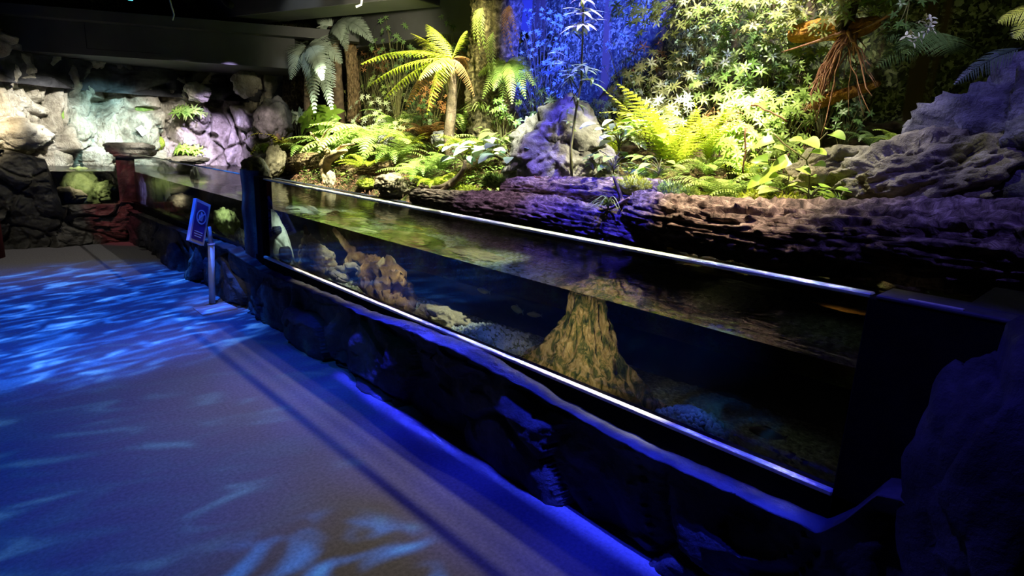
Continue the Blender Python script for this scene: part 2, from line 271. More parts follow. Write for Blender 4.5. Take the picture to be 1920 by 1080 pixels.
# ------------------------------------------------------------------ mesh helpers
class MB:
    def __init__(s): s.v = []; s.f = []; s.uv = None; s.mi = []
    def add(s, vs, fs):
        o = len(s.v); s.v += [tuple(x) for x in vs]; s.f += [tuple(i+o for i in f) for f in fs]; return o
    def box(s, a, b):
        x0, y0, z0 = a; x1, y1, z1 = b
        s.add([(x0, y0, z0), (x1, y0, z0), (x1, y1, z0), (x0, y1, z0), (x0, y0, z1), (x1, y0, z1), (x1, y1, z1), (x0, y1, z1)],
              [(0, 3, 2, 1), (4, 5, 6, 7), (0, 1, 5, 4), (1, 2, 6, 5), (2, 3, 7, 6), (3, 0, 4, 7)]); return s
    def prism(s, pts, z0, z1):
        n = len(pts); s.add([(p[0], p[1], z0) for p in pts]+[(p[0], p[1], z1) for p in pts],
              [tuple(range(n-1, -1, -1)), tuple(range(n, 2*n))]+[(i, (i+1) % n, n+(i+1) % n, n+i) for i in range(n)]); return s
    def tube(s, pts, rad, seg=8, rough=0, seed=0):
        pts = [V(p) for p in pts]; n = len(pts)
        if not hasattr(rad, '__len__'): rad = [rad]*n
        vs = []; up = V((0, 0, 1)); prev = None
        for i, p in enumerate(pts):
            t = (pts[min(i+1, n-1)]-pts[max(i-1, 0)]).normalized()
            if prev is None: a = t.orthogonal().normalized()
            else: a = (prev - t*prev.dot(t)).normalized()
            prev = a; b = t.cross(a)
            for k in range(seg):
                an = 2*PI*k/seg; d = a*math.cos(an)+b*math.sin(an); rr = rad[i]
                if rough: rr *= 1+rough*noise.noise(p*6+d*2+V((seed, 0, 0)))+rough*.6*noise.noise(p*19+d*3+V((seed, 5, 0)))
                vs.append(p+d*rr)
        fs = [(i*seg+k, i*seg+(k+1) % seg, (i+1)*seg+(k+1) % seg, (i+1)*seg+k) for i in range(n-1) for k in range(seg)]
        fs += [tuple(range(seg-1, -1, -1)), tuple(range((n-1)*seg, n*seg))]
        s.add(vs, fs); return s
    def mesh(s, name, m, smooth=True):
        me = bpy.data.meshes.new(name); me.from_pydata(s.v, [], s.f); me.validate()
        if isinstance(m, (list, tuple)):
            for q in m: me.materials.append(q)
        else: me.materials.append(m)
        if smooth: me.polygons.foreach_set('use_smooth', [True]*len(me.polygons))
        return me
    def build(s, name, m, parent=None, smooth=True):
        o = bpy.data.objects.new(name, s.mesh(name, m, smooth)); COL.objects.link(o)
        if parent is not None: o.parent = parent
        return o
def tag(o, label=None, cat=None, group=None, kind=None):
    if label: o['label'] = label
    if cat: o['category'] = cat
    if group: o['group'] = group
    if kind: o['kind'] = kind
    return o
def struct(o): o['kind'] = 'structure'; return o
def empty(name, loc, label, cat, group=None, rz=0):
    o = bpy.data.objects.new(name, None); COL.objects.link(o); o.location = loc; o.rotation_euler = (0, 0, rz); o.empty_display_size = .05
    return tag(o, label, cat, group)
def child(o, p):                     # parent while keeping world-space mesh coordinates
    o.parent = p; o.matrix_parent_inverse = Matrix.Translation(p.location).inverted(); return o
def bev(o, w=.01, seg=2):
    b = o.modifiers.new('bevel', 'BEVEL'); b.width = w; b.segments = seg; b.limit_method = 'ANGLE'; return o
def sm(t): t = max(0, min(1, t)); return t*t*(3-2*t)
def fbm(p, o=5): return noise.fractal(p, .9, 2.1, o)
def hsh(p, k=0): return noise.cell(p*37.77+V((k*3.1, k*7.7, k*1.3)))*2-1 if False else (math.sin(p.x*127.1+p.y*311.7+p.z*74.7+k*19.19)*43758.5453) % 1*2-1
def facet(p, tilt=.5):
    d, q = noise.voronoi(p)
    t = V((hsh(q[0], 1), hsh(q[0], 2), hsh(q[0], 3)))*tilt
    return hsh(q[0], 4)*.5 + t.dot(p-q[0]), sm((d[1]-d[0])/.14)
def interp(tab, x):
    if x <= tab[0][0]: return tab[0][1]
    for (a, b), (c, d) in zip(tab, tab[1:]):
        if x <= c: return b+(d-b)*(x-a)/(c-a)
    return tab[-1][1]
def rockgrid(name, P, nu, nv, m, parent=None):
    mb = MB(); vs = [P(i/nu, j/nv) for j in range(nv+1) for i in range(nu+1)]
    mb.add(vs, [(j*(nu+1)+i, j*(nu+1)+i+1, (j+1)*(nu+1)+i+1, (j+1)*(nu+1)+i) for j in range(nv) for i in range(nu)])
    return mb.build(name, m, parent)
_ico = {}
def ico(sub):
    if sub in _ico: return _ico[sub]
    import bmesh
    b = bmesh.new(); bmesh.ops.create_icosphere(b, subdivisions=sub, radius=1)
    r = ([v.co.copy() for v in b.verts], [tuple(v.index for v in f.verts) for f in b.faces]); b.free(); _ico[sub] = r; return r
def rock(name, c, size, m, label=None, cat='rock', group=None, seed=0, rz=0, tilt=.45, rough=.18, sub=5, freq=1.1, ridge=0, ry=0, rx=0, shape=None, parent=None):
    vs, fs = ico(sub); out = []
    R = Euler((rx, ry, rz)).to_matrix(); c = V(c); so = V((seed*5.3, seed*1.7, seed*9.1))
    for n in vs:
        fa, cr = facet(n*freq+so, tilt)
        r = 1 + .55*fa*.5 - .05*(1-cr) + rough*fbm(n*1.8+so, 6)
        if ridge: r += ridge*(.5-abs(noise.noise(V((n.x*1.8, n.y*1.8, n.z*6+n.y*1.5))+so))*1.8) + ridge*.7*(.3-abs(noise.noise(V((n.x*5, n.y*5, n.z*17+n.y*4))+so)))*1.5 + ridge*.3*fbm(V((n.x*9, n.y*9, n.z*20))+so, 4)
        p = V((n.x*size[0], n.y*size[1], n.z*size[2]))*r
        if shape: p = shape(p, n)
        out.append(R @ p)
    mb = MB(); mb.add(out, fs); o = mb.build(name, m); o.location = c
    if label: tag(o, label, cat, group)
    return o

def log(name, pts, rads, m, label, cat='log', group=None, seed=0, ridge=.12, seg=72, cut=None, n=None, endm=None):
    pts = [V(p) for p in pts]; c = sum(pts, V())/len(pts)
    # resample with catmull-rom
    def cr(t):
        k = t*(len(pts)-1); i = min(int(k), len(pts)-2); f = k-i
        P0 = pts[max(i-1, 0)]; P1 = pts[i]; P2 = pts[i+1]; P3 = pts[min(i+2, len(pts)-1)]
        return .5*((2*P1)+(-P0+P2)*f+(2*P0-5*P1+4*P2-P3)*f*f+(-P0+3*P1-3*P2+P3)*f**3)
    Ln = sum((b-a).length for a, b in zip(pts, pts[1:])); n = n or max(30, int(Ln*90))
    cs = [cr(i/n) for i in range(n+1)]; vs = []; uv = []; prev = None; acc = 0
    for i, p in enumerate(cs):
        t = (cs[min(i+1, n)]-cs[max(i-1, 0)]).normalized()
        if i: acc += (p-cs[i-1]).length
        a = t.orthogonal().normalized() if prev is None else (prev-t*prev.dot(t)).normalized(); prev = a; b = t.cross(a)
        r0 = interp([(k/(len(rads)-1), r) for k, r in enumerate(rads)], i/n)
        endf = min(1, .72+.28*min(i, n-i)/3)
        for k in range(seg+1):
            an = 2*PI*k/seg; ca, sa = math.cos(an), math.sin(an)
            q = V((ca*2.2, sa*2.2, acc*1.6+seed*7))
            lump = noise.noise(V((ca*.8, sa*.8, acc*1.3+seed*3)))*.22
            wv = .5*noise.noise(V((acc*5, ca*2, sa*2)))
            rid = abs(noise.noise(V((ca*5.5+wv, sa*5.5+wv, acc*2.0+seed))))
            rid2 = abs(noise.noise(V((ca*11+wv, sa*11, acc*5.5+seed))))
            r = r0*endf*(1+lump+ridge*(1-2.2*rid)+ridge*.85*(1-2.4*rid2)+.05*noise.noise(V((ca*6, sa*6, acc*30)))+.06*noise.noise(V((ca*20, sa*20, acc*30))))
            vs.append(p-c+(a*ca+b*sa)*r); uv.append((k/seg, acc))
    mb = MB(); S = seg+1
    fs = [(i*S+k, i*S+k+1, (i+1)*S+k+1, (i+1)*S+k) for i in range(n) for k in range(seg)]
    mb.add(vs, fs)
    me = mb.mesh(name+'_bark', m); ul = me.uv_layers.new(name='UVMap')
    for lp in me.loops: ul.data[lp.index].uv = uv[lp.vertex_index]
    root = empty(name, c, label, cat, group)
    o = bpy.data.objects.new('bark', me); COL.objects.link(o); o.parent = root
    for i in (0, n):
        e = MB()
        ring = [vs[i*S+k] for k in range(seg)]; cc = sum((V(x) for x in ring), V())/seg
        t = (cs[1]-cs[0] if i == 0 else cs[n-1]-cs[n]).normalized()
        inner = [V(x)*.9+cc*.1+t*.012 for x in ring]; vv = ring+inner+[cc+t*.02]
        ff = [(k, (k+1) % seg, seg+(k+1) % seg, seg+k) for k in range(seg)]+[(seg+k, seg+(k+1) % seg, 2*seg) for k in range(seg)]
        e.add(vv, ff); e.build('cut_end', endm or M['driftwood_dark'], root)
    return root

# leaves
def leafgeo(mb, base, d, up, L, W, kind='lance', fold=.18, droop=.25, seg=5):
    d = d.normalized(); s = d.cross(up)
    s = s.normalized() if s.length > 1e-4 else V((1, 0, 0)); n = s.cross(d)
    vs = []
    for i in range(seg+1):
        t = i/seg
        if kind == 'lance': w_ = math.sin(PI*min(1, (t*.93+.07)**.8))**.9
        elif kind == 'ovate': w_ = math.sin(PI*(t*.95+.03)**.75)**.85
        elif kind == 'heart': w_ = (math.sin(PI*(t*.86+.14)**.6))**.6
        else: w_ = (1-t)**.6
        w_ *= W*.5
        if i == seg: w_ = .0006
        p = base+d*(L*t)-n*(droop*L*t*t)
        vs += [p-s*w_+n*(fold*w_), p, p+s*w_+n*(fold*w_)]
    mb.add(vs, [(3*i+a, 3*i+a+1, 3*i+a+4, 3*i+a+3) for i in range(seg) for a in (0, 1)])
def bez(a, b, c, t): return a*((1-t)**2)+b*(2*t*(1-t))+c*(t*t)
def frondgeo(mb, path, W, n=22, up=V((0, 0, 1)), droop=.25, sweep=.5, teeth=5, r=.004, narrow=.42, prof=.18, curlend=0):
    m = len(path)-1
    def P(t): k = min(t*m, m-1e-6); i = int(k); return path[i].lerp(path[i+1], k-i)
    Lr = sum((path[i+1]-path[i]).length for i in range(m))
    rp = [P(i/10) for i in range(11)]; mb.tube(rp, [r*(1-.8*i/10) for i in range(11)], 4)
    for i in range(n):
        t = .06+.93*i/(n-1); p = P(t); T = (P(min(1, t+.03))-P(max(0, t-.03))).normalized()
        S = T.cross(up); S = S.normalized() if S.length > 1e-3 else T.orthogonal(); N_ = S.cross(T)
        ln = W*min(1, (t/prof))**.7*max(.02, (1-t))**.62*1.15; hw0 = Lr/n*narrow
        for sg in (-1, 1):
            sw = sweep+random.uniform(-.08, .08); D = S*sg*math.cos(sw)+T*math.sin(sw); l2 = ln*random.uniform(.9, 1.06)
            A = N_.cross(D).normalized(); vs = []
            K = teeth*2
            for k in range(K+1):
                s_ = k/K; c_ = p+D*(l2*s_)-N_*(droop*l2*s_*s_); h = hw0*(1-s_)**.55*(1 if k % 2 == 0 else .5)
                if k == K: h = .0004
                vs += [c_-A*h, c_+A*h]
            mb.add(vs, [(2*k, 2*k+1, 2*k+3, 2*k+2) for k in range(K)])
_fm = {}
def frondmesh(key, m, L=1, W=.24, e0=65, e1=-30, n=22, droop=.25, **k):
    kk = (key, m.name)
    if kk in _fm: return _fm[kk]
    path = [V((0, 0, 0))]
    for i in range(12):
        a = math.radians(e0+(e1-e0)*((i+.5)/12)); path.append(path[-1]+V((math.cos(a), .05*math.sin(i*.7+hash(key) % 5), math.sin(a)))*(L/12))
    mb = MB(); frondgeo(mb, path, W, n, droop=droop, **k); _fm[kk] = mb.mesh('frond', m); return _fm[kk]
def fern(loc, L, n, m, label, group=None, name='fern', W=.24, e0=74, e1=-35, tilt=0, rnd=.25, az=None, brown=0):
    root = empty(name, loc, label, 'fern', group, random.uniform(0, 6)if az is None else 0)
    for i in range(n):
        v = random.choice('abc')
        mm = M['fern_brown'] if random.random() < brown else m
        me = frondmesh(v+str(W)+str(e0), mm, 1, W*random.uniform(.9, 1.1), e0+{'a': 0, 'b': 10, 'c': -14}[v], e1+{'a': 0, 'b': -25, 'c': 15}[v], 20)
        o = bpy.data.objects.new('frond', me); COL.objects.link(o); o.parent = root
        a = 2*PI*i/n+random.uniform(-.3, .3) if az is None else az[0]+(az[1]-az[0])*random.random()
        s = L*random.uniform(1-rnd, 1+rnd*.5); o.scale = (s, s, s); o.rotation_euler = (random.uniform(-.15, .15), random.uniform(-.15, .2), a)
    return root
def shrub(loc, h, spread, nros, m, label, group=None, name='shrub', leafL=.07, leafW=.026, k=7, kind='lance', stemm=None, hang=False, cat='shrub', seg=4, lean=V((0, 0, 0)), droop=.3, zlo=.35):
    root = empty(name, loc, label, cat, group); fo = MB(); st = MB()
    for i in range(nros):
        a = random.uniform(0, 2*PI); rr = spread*math.sqrt(random.random()); z = h*random.uniform(zlo, 1)*(1-.3*(1-zlo)*(rr/spread)**2)
        tip = V((math.cos(a)*rr, math.sin(a)*rr, -z if hang else z))+lean*(z/h)
        if i < 26: st.tube([bez(V(), V((tip.x*.3, tip.y*.3, tip.z*.6)), tip, t/5) for t in range(6)], [.006*(1-t/7) for t in range(6)], 4)
        out = (V((tip.x, tip.y, 0))*.8/max(spread, .01)+V((-.5, -.2, .6))+V([random.uniform(-.4, .4) for _ in range(3)])).normalized()
        ax = out.orthogonal().normalized(); bx = out.cross(ax); ph = random.uniform(0, 6)
        for j in range(k):
            an = ph+2*PI*j/k; d = (ax*math.cos(an)+bx*math.sin(an)+out*random.uniform(.05, .35))
            leafgeo(fo, tip+d.normalized()*leafL*.08, d, out, leafL*random.uniform(.75, 1.15), leafW*random.uniform(.8, 1.2), kind, droop=droop, seg=seg)
    fo.build('foliage', m, root); st.build('stem', stemm or M['stem'], root); return root
def rotz(o, a): o.rotation_euler.z = a

# ------------------------------------------------------------------ setting
YF = 9.75; ZB, ZW, ZT = .553, .95, 1.201
mb = MB(); mb.box((-7, -3, -.1), (4.2, 13, 0)); struct(mb.build('floor', M['carpet'], None, False))
mb = MB(); mb.box((3.5, -2.5, 0), (3.6, 12.2, 4.4)); o = struct(mb.build('wall_right', M['mural'], None, False))
mb = MB(); mb.box((-7, 12.1, 0), (3.5, 12.2, 4.4)); struct(mb.build('wall_far', M['mural'], None, False))
mb = MB(); mb.box((-7, -3, 4.4), (4.2, 13, 4.5)); struct(mb.build('ceiling', M['paint_black'], None, False))
mb = MB(); mb.box((-7.1, -3, 0), (-7, 13, 4.4)); struct(mb.build('wall_left', M['paint_black'], None, False))
mb = MB(); mb.box((-7, -3.1, 0), (4.2, -3, 4.4)); struct(mb.build('wall_back', M['paint_black'], None, False))
# soffit above the cliff, its underside and two ledges
a0 = at(-60, 88, 2, 2.45); a1 = at(520, 127, 2, 2.45)
dv = (a1-a0).normalized(); nv_ = V((-dv.y, dv.x, 0))
def strip(name, a, b, z0, z1, th, m):
    mb = MB(); d = (b-a); d.z = 0; nn = V((-d.y, d.x, 0)).normalized()*th
    mb.prism([(a.x, a.y), (b.x, b.y), (b.x+nn.x, b.y+nn.y), (a.x+nn.x, a.y+nn.y)], z0, z1); return struct(mb.build(name, m, None, False))
A = a0-dv*3; B = a1+dv*.25
strip('trim_1', A, B, 2.45, 2.92, 1.6, M['paint'])
mb = MB(); q0 = at(152, 50, 1, a0.y); 
g = (a0+dv*1.35)-nv_*.004
t0 = MB()
for (u0, u1, z0, z1) in ((0, .9, 2.53, 2.534), (0, .006, 2.53, 2.86)):
    pa = g+dv*u0; pb = g+dv*u1; t0.prism([(pa.x, pa.y), (pb.x, pb.y), (pb.x+nv_.x*.003, pb.y+nv_.y*.003), (pa.x+nv_.x*.003, pa.y+nv_.y*.003)], z0, z1)
struct(t0.build('trim_2', M['paint_black'], None, False))
# ledge on the soffit's upper edge
strip('trim_3', A-nv_*.22, B+dv*.9-nv_*.22, 2.86, 2.99, .25, M['paint'])
# ducts above the left planting
def beam(name, pa, pb, w_, h_, m, label, cat):
    d = (pb-pa).normalized(); nn = V((-d.y, d.x, 0))*w_/2
    mb = MB(); mb.prism([(pa.x-nn.x, pa.y-nn.y), (pb.x-nn.x, pb.y-nn.y), (pb.x+nn.x, pb.y+nn.y), (pa.x+nn.x, pa.y+nn.y)], pa.z, pa.z+h_)
    o = mb.build(name, m, None, False); bev(o, .01); return tag(o, label, cat)
p1 = at(505, 2, 2, 3.0); p2 = at(705, 40, 2, 2.9); p3 = at(868, 42, 2, 2.75)
print('duct pts', p1, p2, p3, at(700, 20, 2, 2.9), at(390, 20, 2, 3.1))
beam('ventilation_duct', V((1.4, 9.9, 3.06)), V((2.35, 6.2, 3.06)), .5, .35, M['paint_grey'], 'grey rectangular duct running under the ceiling above the left planting', 'duct')
beam('ceiling_beam', V((3.2, 10.0, 2.84)), V((3.2, 5.6, 2.84)), .5, .9, M['paint'], 'dark flat ceiling beam above the bright tree fern', 'beam')
beam('ceiling_beam', V((-2.4, 7.0, 3.5)), V((1.7, 8.0, 3.5)), .3, .3, M['paint_grey'], 'long grey ceiling beam crossing above the rock cliff', 'beam')
mb = MB(); c0 = at(322, 20, 1, 8.0)
mb.tube([c0+V((-.06, 0, .22)), c0+V((-.02, 0, .16)), c0+V((.0, 0, .05)), c0+V((.02, 0, -.04)), c0+V((0, 0, -.1))], .009, 6)
tag(mb.build('hanging_cable', M['cable']), 'short pale cable end dangling below the long ceiling beam', 'cable')
mb = MB(); c0 = at(672, 4, 1, 6.1)
mb.tube([c0+V((.05, 0, .3)), c0+V((.05, 0, .08)), c0+V((.03, 0, -.02)), c0+V((-.03, 0, -.05))], .012, 6)
tag(mb.build('drain_pipe', M['cable']), 'small pale pipe elbow hanging at the end of the grey duct', 'pipe')
r = empty('ceiling_spotlight', at(425, 4, 1, 7.9), 'small ceiling spotlight near the top edge, left of the duct', 'spotlight')
m_ = MB(); m_.tube([V((0, 0, .12)), V((0, 0, .02))], .02, 10); m_.build('bracket', M['paint_grey'], r)
m_ = MB(); m_.tube([V((.03, -.06, -.04)), V((0, 0, .0)), V((-.02, .05, .03))], [.04, .045, .03], 16); m_.build('lamp_head', M['black'], r)
r = empty('ceiling_spotlight', at(245, 2, 1, 7.6), 'small spotlight with a cyan glowing lens at the top edge', 'spotlight')
m_ = MB(); m_.tube([V((0, 0, .1)), V((0, .02, .03))], .035, 12); lh = m_.build('lamp_head', M['black'], r)
em, N_, L_, b_ = mat('cyan_lens'); b_.inputs['Emission Color'].default_value = (.1, .8, 1, 1); b_.inputs['Emission Strength'].default_value = 2.0; b_.inputs['Base Color'].default_value = (.1, .4, .5, 1)
m_ = MB(); m_.tube([V((0, .02, .029)), V((0, .025, .012))], .026, 12); m_.build('lens', em, lh)

# column at far left
mb = MB(); pc = at(6, 470, 2, 0); mb.tube([V((pc.x-.16, pc.y-.42, 0)), V((pc.x-.16, pc.y-.42, 1.0))], .15, 24)
c_ = at(2, 380, 1, pc.y-.25)
tag(mb.build('round_column', M['red_lit_tint']), 'round bollard column with red light in its colour at the far left edge of the floor', 'column')

# ------------------------------------------------------------------ rock cliff
path = [V((-3.2, 9.95, 0)), V((-1.9, 10.0, 0)), V((-1.15, 10.3, 0)), V((-.7, 10.9, 0)), V((.2, 11.35, 0)), V((1.5, 11.3, 0)), V((2.0, 11.0, 0)), V((2.7, 10.6, 0)), V((3.2, 10.6, 0))]
def pathat(u, pth=path):
    k = min(u*(len(pth)-1), len(pth)-1-1e-6); i = int(k); f = k-i; p = pth[i].lerp(pth[i+1], f)
    a = pth[i+1]-pth[max(i-0, 0)]; b = pth[min(i+2, len(pth)-1)]-pth[i+1] if f > .5 else pth[i]-pth[max(i-1, 0)]
    d = a.normalized()
    if b.length > 0: d = d.lerp(b.normalized(), abs(f-.5)).normalized()
    return p, V((d.y, -d.x, 0))
HOLES = [(115, 190, .12, .06), (75, 238, .13, .05), (120, 250, .10, .04), (150, 268, .06, .07), (190, 162, .12, .05), (200, 190, .16, .05), (285, 205, .17, .05), (340, 135, .2, .07), (325, 185, .16, .08), (105, 150, .1, .1), (25, 165, .1, .08), (430, 145, .14, .05), (395, 190, .12, .1), (400, 255, .07, .06), (60, 215, .08, .1)]
HP = []
for (px, py, a, b) in HOLES:
    y = 10.05 if px < 60 else 10.4 if px < 130 else 10.9 if px < 190 else 11.2
    HP.append((at(px, py, 1, y), a, b))
def cliffP(u, v):
    p, n = pathat(u); z = .2+v*2.45
    q = V((p.x*1.25+p.y*.6, 0, z*.75)); wq = q+V((noise.noise(q*1.7), 0, noise.noise(q*1.7+V((9, 0, 0)))))*.28
    fa, cr = facet(wq*1.35, .7); fb, cb = facet(wq*3.1+V((4, 0, 0)), .6)
    pil = noise.noise(V((q.x*2.2, 3, z*.45)))*.28
    d = .42*fa-.16*(1-cr)+.15*fb-.08*(1-cb)+pil+.07*fbm(q*4, 5)+.02*noise.noise(V((q.x*22, 0, z*5)))
    d += .22*(1-sm((z-.8)/1.5))            # foot stands forward
    for (h, a, b) in HP:
        dx = math.hypot(p.x-h.x, (p.y-h.y)*.5); 
        e = (dx/a)**2+((z-h.z)/b)**2
        if e < 2.5: d -= .24*sm(1.5-e)
    return p+n*(d-.1)+V((0, 0, z))
cl = rockgrid('rock_cliff', cliffP, 420, 170, M['cliff'])
tag(cl, 'pale sculpted rock cliff with dark hollows at the far end of the tank', 'rock wall')
from mathutils.bvhtree import BVHTree
CB = BVHTree.FromPolygons([v.co.copy() for v in cl.data.vertices], [tuple(p.vertices) for p in cl.data.polygons])
def oncliff(px, py, back=0):
    d = ray(px, py).normalized(); h = CB.ray_cast(CAM, d)[0]
    return (h if h else at(px, py, 1, 11))+d*back
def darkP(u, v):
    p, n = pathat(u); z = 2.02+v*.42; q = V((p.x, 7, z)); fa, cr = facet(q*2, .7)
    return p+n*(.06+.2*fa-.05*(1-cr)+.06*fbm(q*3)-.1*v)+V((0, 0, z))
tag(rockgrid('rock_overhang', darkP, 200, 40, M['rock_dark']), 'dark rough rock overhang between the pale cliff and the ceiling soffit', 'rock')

# far end parapet rockwork with the small window notch
def farP(u, v):
    x = -2.6+2.55*u; 
    xw0, xw1 = at(108, 340, 1, YF).x, at(218, 340, 1, YF).x
    ztop = ZB-.03 if xw0-.02 < x else interp([(-2.6, 1.5), (-1.6, 1.28), (-1.25, 1.2), (xw0-.1, 1.1), (xw0-.02, .6)], x)
    if x > xw1: ztop = ZB
    z = ztop*min(v*1.12, 1); q = V((x*1.2, 5, z*1.6)); wq = q+V((noise.noise(q*2), 0, noise.noise(q*2+V((5, 0, 0)))))*.3
    fa, cr = facet(wq*1.7, .8); fb, cb = facet(wq*4+V((2, 0, 0)), .6)
    y = YF-.1-.16*fa+.05*(1-cr)-.05*fb-.05*fbm(q*4)
    if v > .9: y += (v-.9)*(2.9 if x < xw0 else 1.6)
    return V((x, min(y, YF+.4 if x < xw0 else YF+.02), z))
tag(rockgrid('end_rockwork', farP, 220, 120, M['rock_far']), 'low dark rockwork closing the far end below the small notch window', 'rock wall')
xw0, xw1 = at(108, 340, 1, YF).x, at(219, 340, 1, YF).x

# ------------------------------------------------------------------ front rockwork under the tank
led = [(230, 388), (360, 440), (430, 466), (470, 492), (500, 508), (560, 532), (640, 566), (700, 594), (760, 612), (880, 664), (1020, 738), (1055, 757), (1200, 838), (1330, 896), (1450, 950), (1540, 992)]
led += [(1590, 968), (1650, 925), (1700, 932), (1760, 985)]
WX = [(230, .03), (390, .04), (420, .10), (460, .08), (500, .03), (620, .03), (690, .05), (770, .075), (880, .09), (905, .04), (1030, .04), (1050, .02), (1100, .035), (1200, .045), (1330, .045), (1540, .055), (1650, .09), (1760, .09)]
LT = sorted([(at(px, py, 0, -.045-interp(WX, px)).y, at(px, py, 0, -.045-interp(WX, px)).z) for px, py in led]); LT.insert(0, (-1.5, LT[0][1]-.1))
wid = sorted([(at(px, py, 0, -.045-interp(WX, px)).y, interp(WX, px)) for px, py in led])
def baseP(u, v):
    y = 9.75-u*(9.75+1.6); zt = interp(LT, y)+.012*noise.noise(V((y*9, 0, 0))); w_ = interp(wid, y)
    if v > .93:
        k = (v-.93)/.07; return V((-.045-(w_+.045)*(1-k), y, zt+.01*k+.006*noise.noise(V((y*14, k*3, 2)))))
    z = zt*(v/.93); q = V((y*1.1, 2, z*1.3)); wq = q+V((noise.noise(q*2), 0, noise.noise(q*2+V((5, 0, 0)))))*.3
    fa, cr = facet(wq*1.5, .8); fb, cb = facet(wq*3.7, .7)
    t = v/.93; prof = .075+(w_-.075)*sm((t-.5)/.4)
    x = -.045-prof-.075*fa*min(1, (1-t)*5)+.04*(1-cr)*min(1, (1-t)*5)-.03*fb-.02*fbm(q*4)
    return V((min(x, -.05), y, max(z, 0)))
tag(rockgrid('front_rockwork', baseP, 760, 90, M['rock_dark']), 'long low dark rockwork under the tank front, with a blue-lit ledge', 'rock wall')
bo = rock('rock_boulder', at(1872, 905, 0, -.12)-V((0, 0, .02)), (.13, .2, .43), M['rock_dark'], 'tall dark boulder standing at the near right end of the tank', 'boulder', seed=3, freq=.9, tilt=.5, rough=.12)
rock('rock_boulder', V((-.12, -.02, .16)), (.13, .34, .2), M['rock_dark'], 'low dark rock lying at the foot of the near tank end', 'boulder', seed=8)

# ------------------------------------------------------------------ the tank
ym0 = 5.112; ym1 = at(459, 400, 0, -.01).y; yr = .5505
tank = empty('aquarium_tank', (0, yr, 0), 'long open-topped aquarium with clear panes, black frame and silver rim', 'aquarium')
def tpart(name, m, a, b, label=None, b_=.004, smooth=False):
    mb = MB(); mb.box(a, b); o = mb.build(name, m, None, smooth); child(o, tank)
    if b_: bev(o, b_, 1)
    if label: o['label'] = label
    return o
EDG = .014
tpart('glass_pane', M['glass'], (-.02, yr, ZB), (.02, ym0, ZT-EDG), 'long clear front pane nearest the viewer', 0)
tpart('glass_pane', M['glass'], (-.02, ym1, ZB), (.02, YF-.02, ZT-EDG), 'clear front pane beyond the middle post', 0)
tpart('glass_pane', M['glass'], (xw0, YF-.02, ZB), (xw1, YF+.02, ZT-EDG), 'small clear pane across the far end', 0)
tpart('top_edge', M['edge'], (-.02, yr, ZT-EDG), (.02, ym0, ZT), 'pale polished top edge of the pane')
tpart('top_edge', M['edge'], (-.013, ym1, ZT-.01), (.013, YF-.03, ZT), 'pale polished top edge of the pane')
tpart('bottom_frame', M['black'], (-.045, yr-.1, .22), (.02, YF, ZB-.004))
tpart('bottom_rail', M['alu'], (-.05, yr, ZB-.016), (-.022, ym0, ZB+.003), 'brushed silver rail along the pane foot')
tpart('bottom_rail', M['black'], (-.05, ym1, ZB-.016), (-.022, YF-.03, ZB), 'black rail along the pane foot')
tpart('frame_post', M['black'], (-.05, ym0, .3), (.05, ym0+.12, ZT+.01), 'black middle post')
tpart('tank_floor', M['tank_dark'], (-.02, -.2, .22), (1.75, YF+1.5, .3), None, 0)
tpart('tank_floor', M['tank_dark'], (-1.3, YF+.02, .22), (-.02, YF+1.5, .3), None, 0)
tpart('rear_liner', M['tank_dark'], (1.36, -.2, .3), (1.46, YF+.3, .945), None, 0)
tpart('end_liner', M['tank_dark'], (.02, yr-.13, .3), (1.46, yr-.03, .97), None, 0)
tpart('end_panel', M['black'], (-.045, -1.6, .0), (.03, yr, ZT-.006), 'wide black end panel')
tpart('end_capping', M['capping'], (-.05, -.05, ZT-.006), (.1, yr-.02, ZT+.006), 'dark grey capping strip')
tpart('end_capping', M['capping'], (.03, .15, ZT-.004), (.42, yr-.22, ZT+.008), 'dark grey capping corner')
mb = MB(); mb.box((.02, -.75, ZT), (.5, .12, ZT+.075)); o = mb.build('control_housing', M['capping'], None, False); bev(o, .025, 4)
o.location = (0, 0, .007); tag(o, 'dark grey rounded housing on the near end capping of the tank', 'housing')
mb = MB(); mb.box((-.046, yr-.1, ZT+.006), (-.03, yr-.23, ZT+.009)); tag(mb.build('steel_bracket', M['alu'], tank, False)) ; child(bpy.data.objects['steel_bracket'], tank)
# rocky cladding of the middle post and the corner post
mb = MB()
def postP(u, v):
    a = u*PI; cx, cy = 0, (ym0+.12+ym1)/2; ry = (ym1-ym0-.12)/2+.01; z = .35+v*(ZT-.3)
    d = 1+.18*noise.noise(V((math.cos(a)*2, math.sin(a)*2, z*5)))
    return V((.03-.1*math.sin(a)*d, cy+ry*math.cos(a), z))
tag(rockgrid('rock_post', postP, 30, 80, M['rock_dark']), 'dark rough rock post beside the black middle frame post', 'rock')
mb = MB()
def cornP(u, v):
    x0, x1 = xw1, .02; z = .4+v*(1.19-.4); s = u*2
    base = V((x0+(x1-x0)*min(s, 1), YF-.05+.0*s, z)) if s < 1 else V((x1+.02, YF-.05-.0+.1*(s-1), z))
    n = .03*noise.noise(V((s*3, z*7, 4)))
    return base+V((0, -abs(n)-.01, 0))
tag(rockgrid('corner_post', cornP, 20, 60, M['rock_far']), 'rocky corner post lit red where the end pane meets the front pane', 'post')
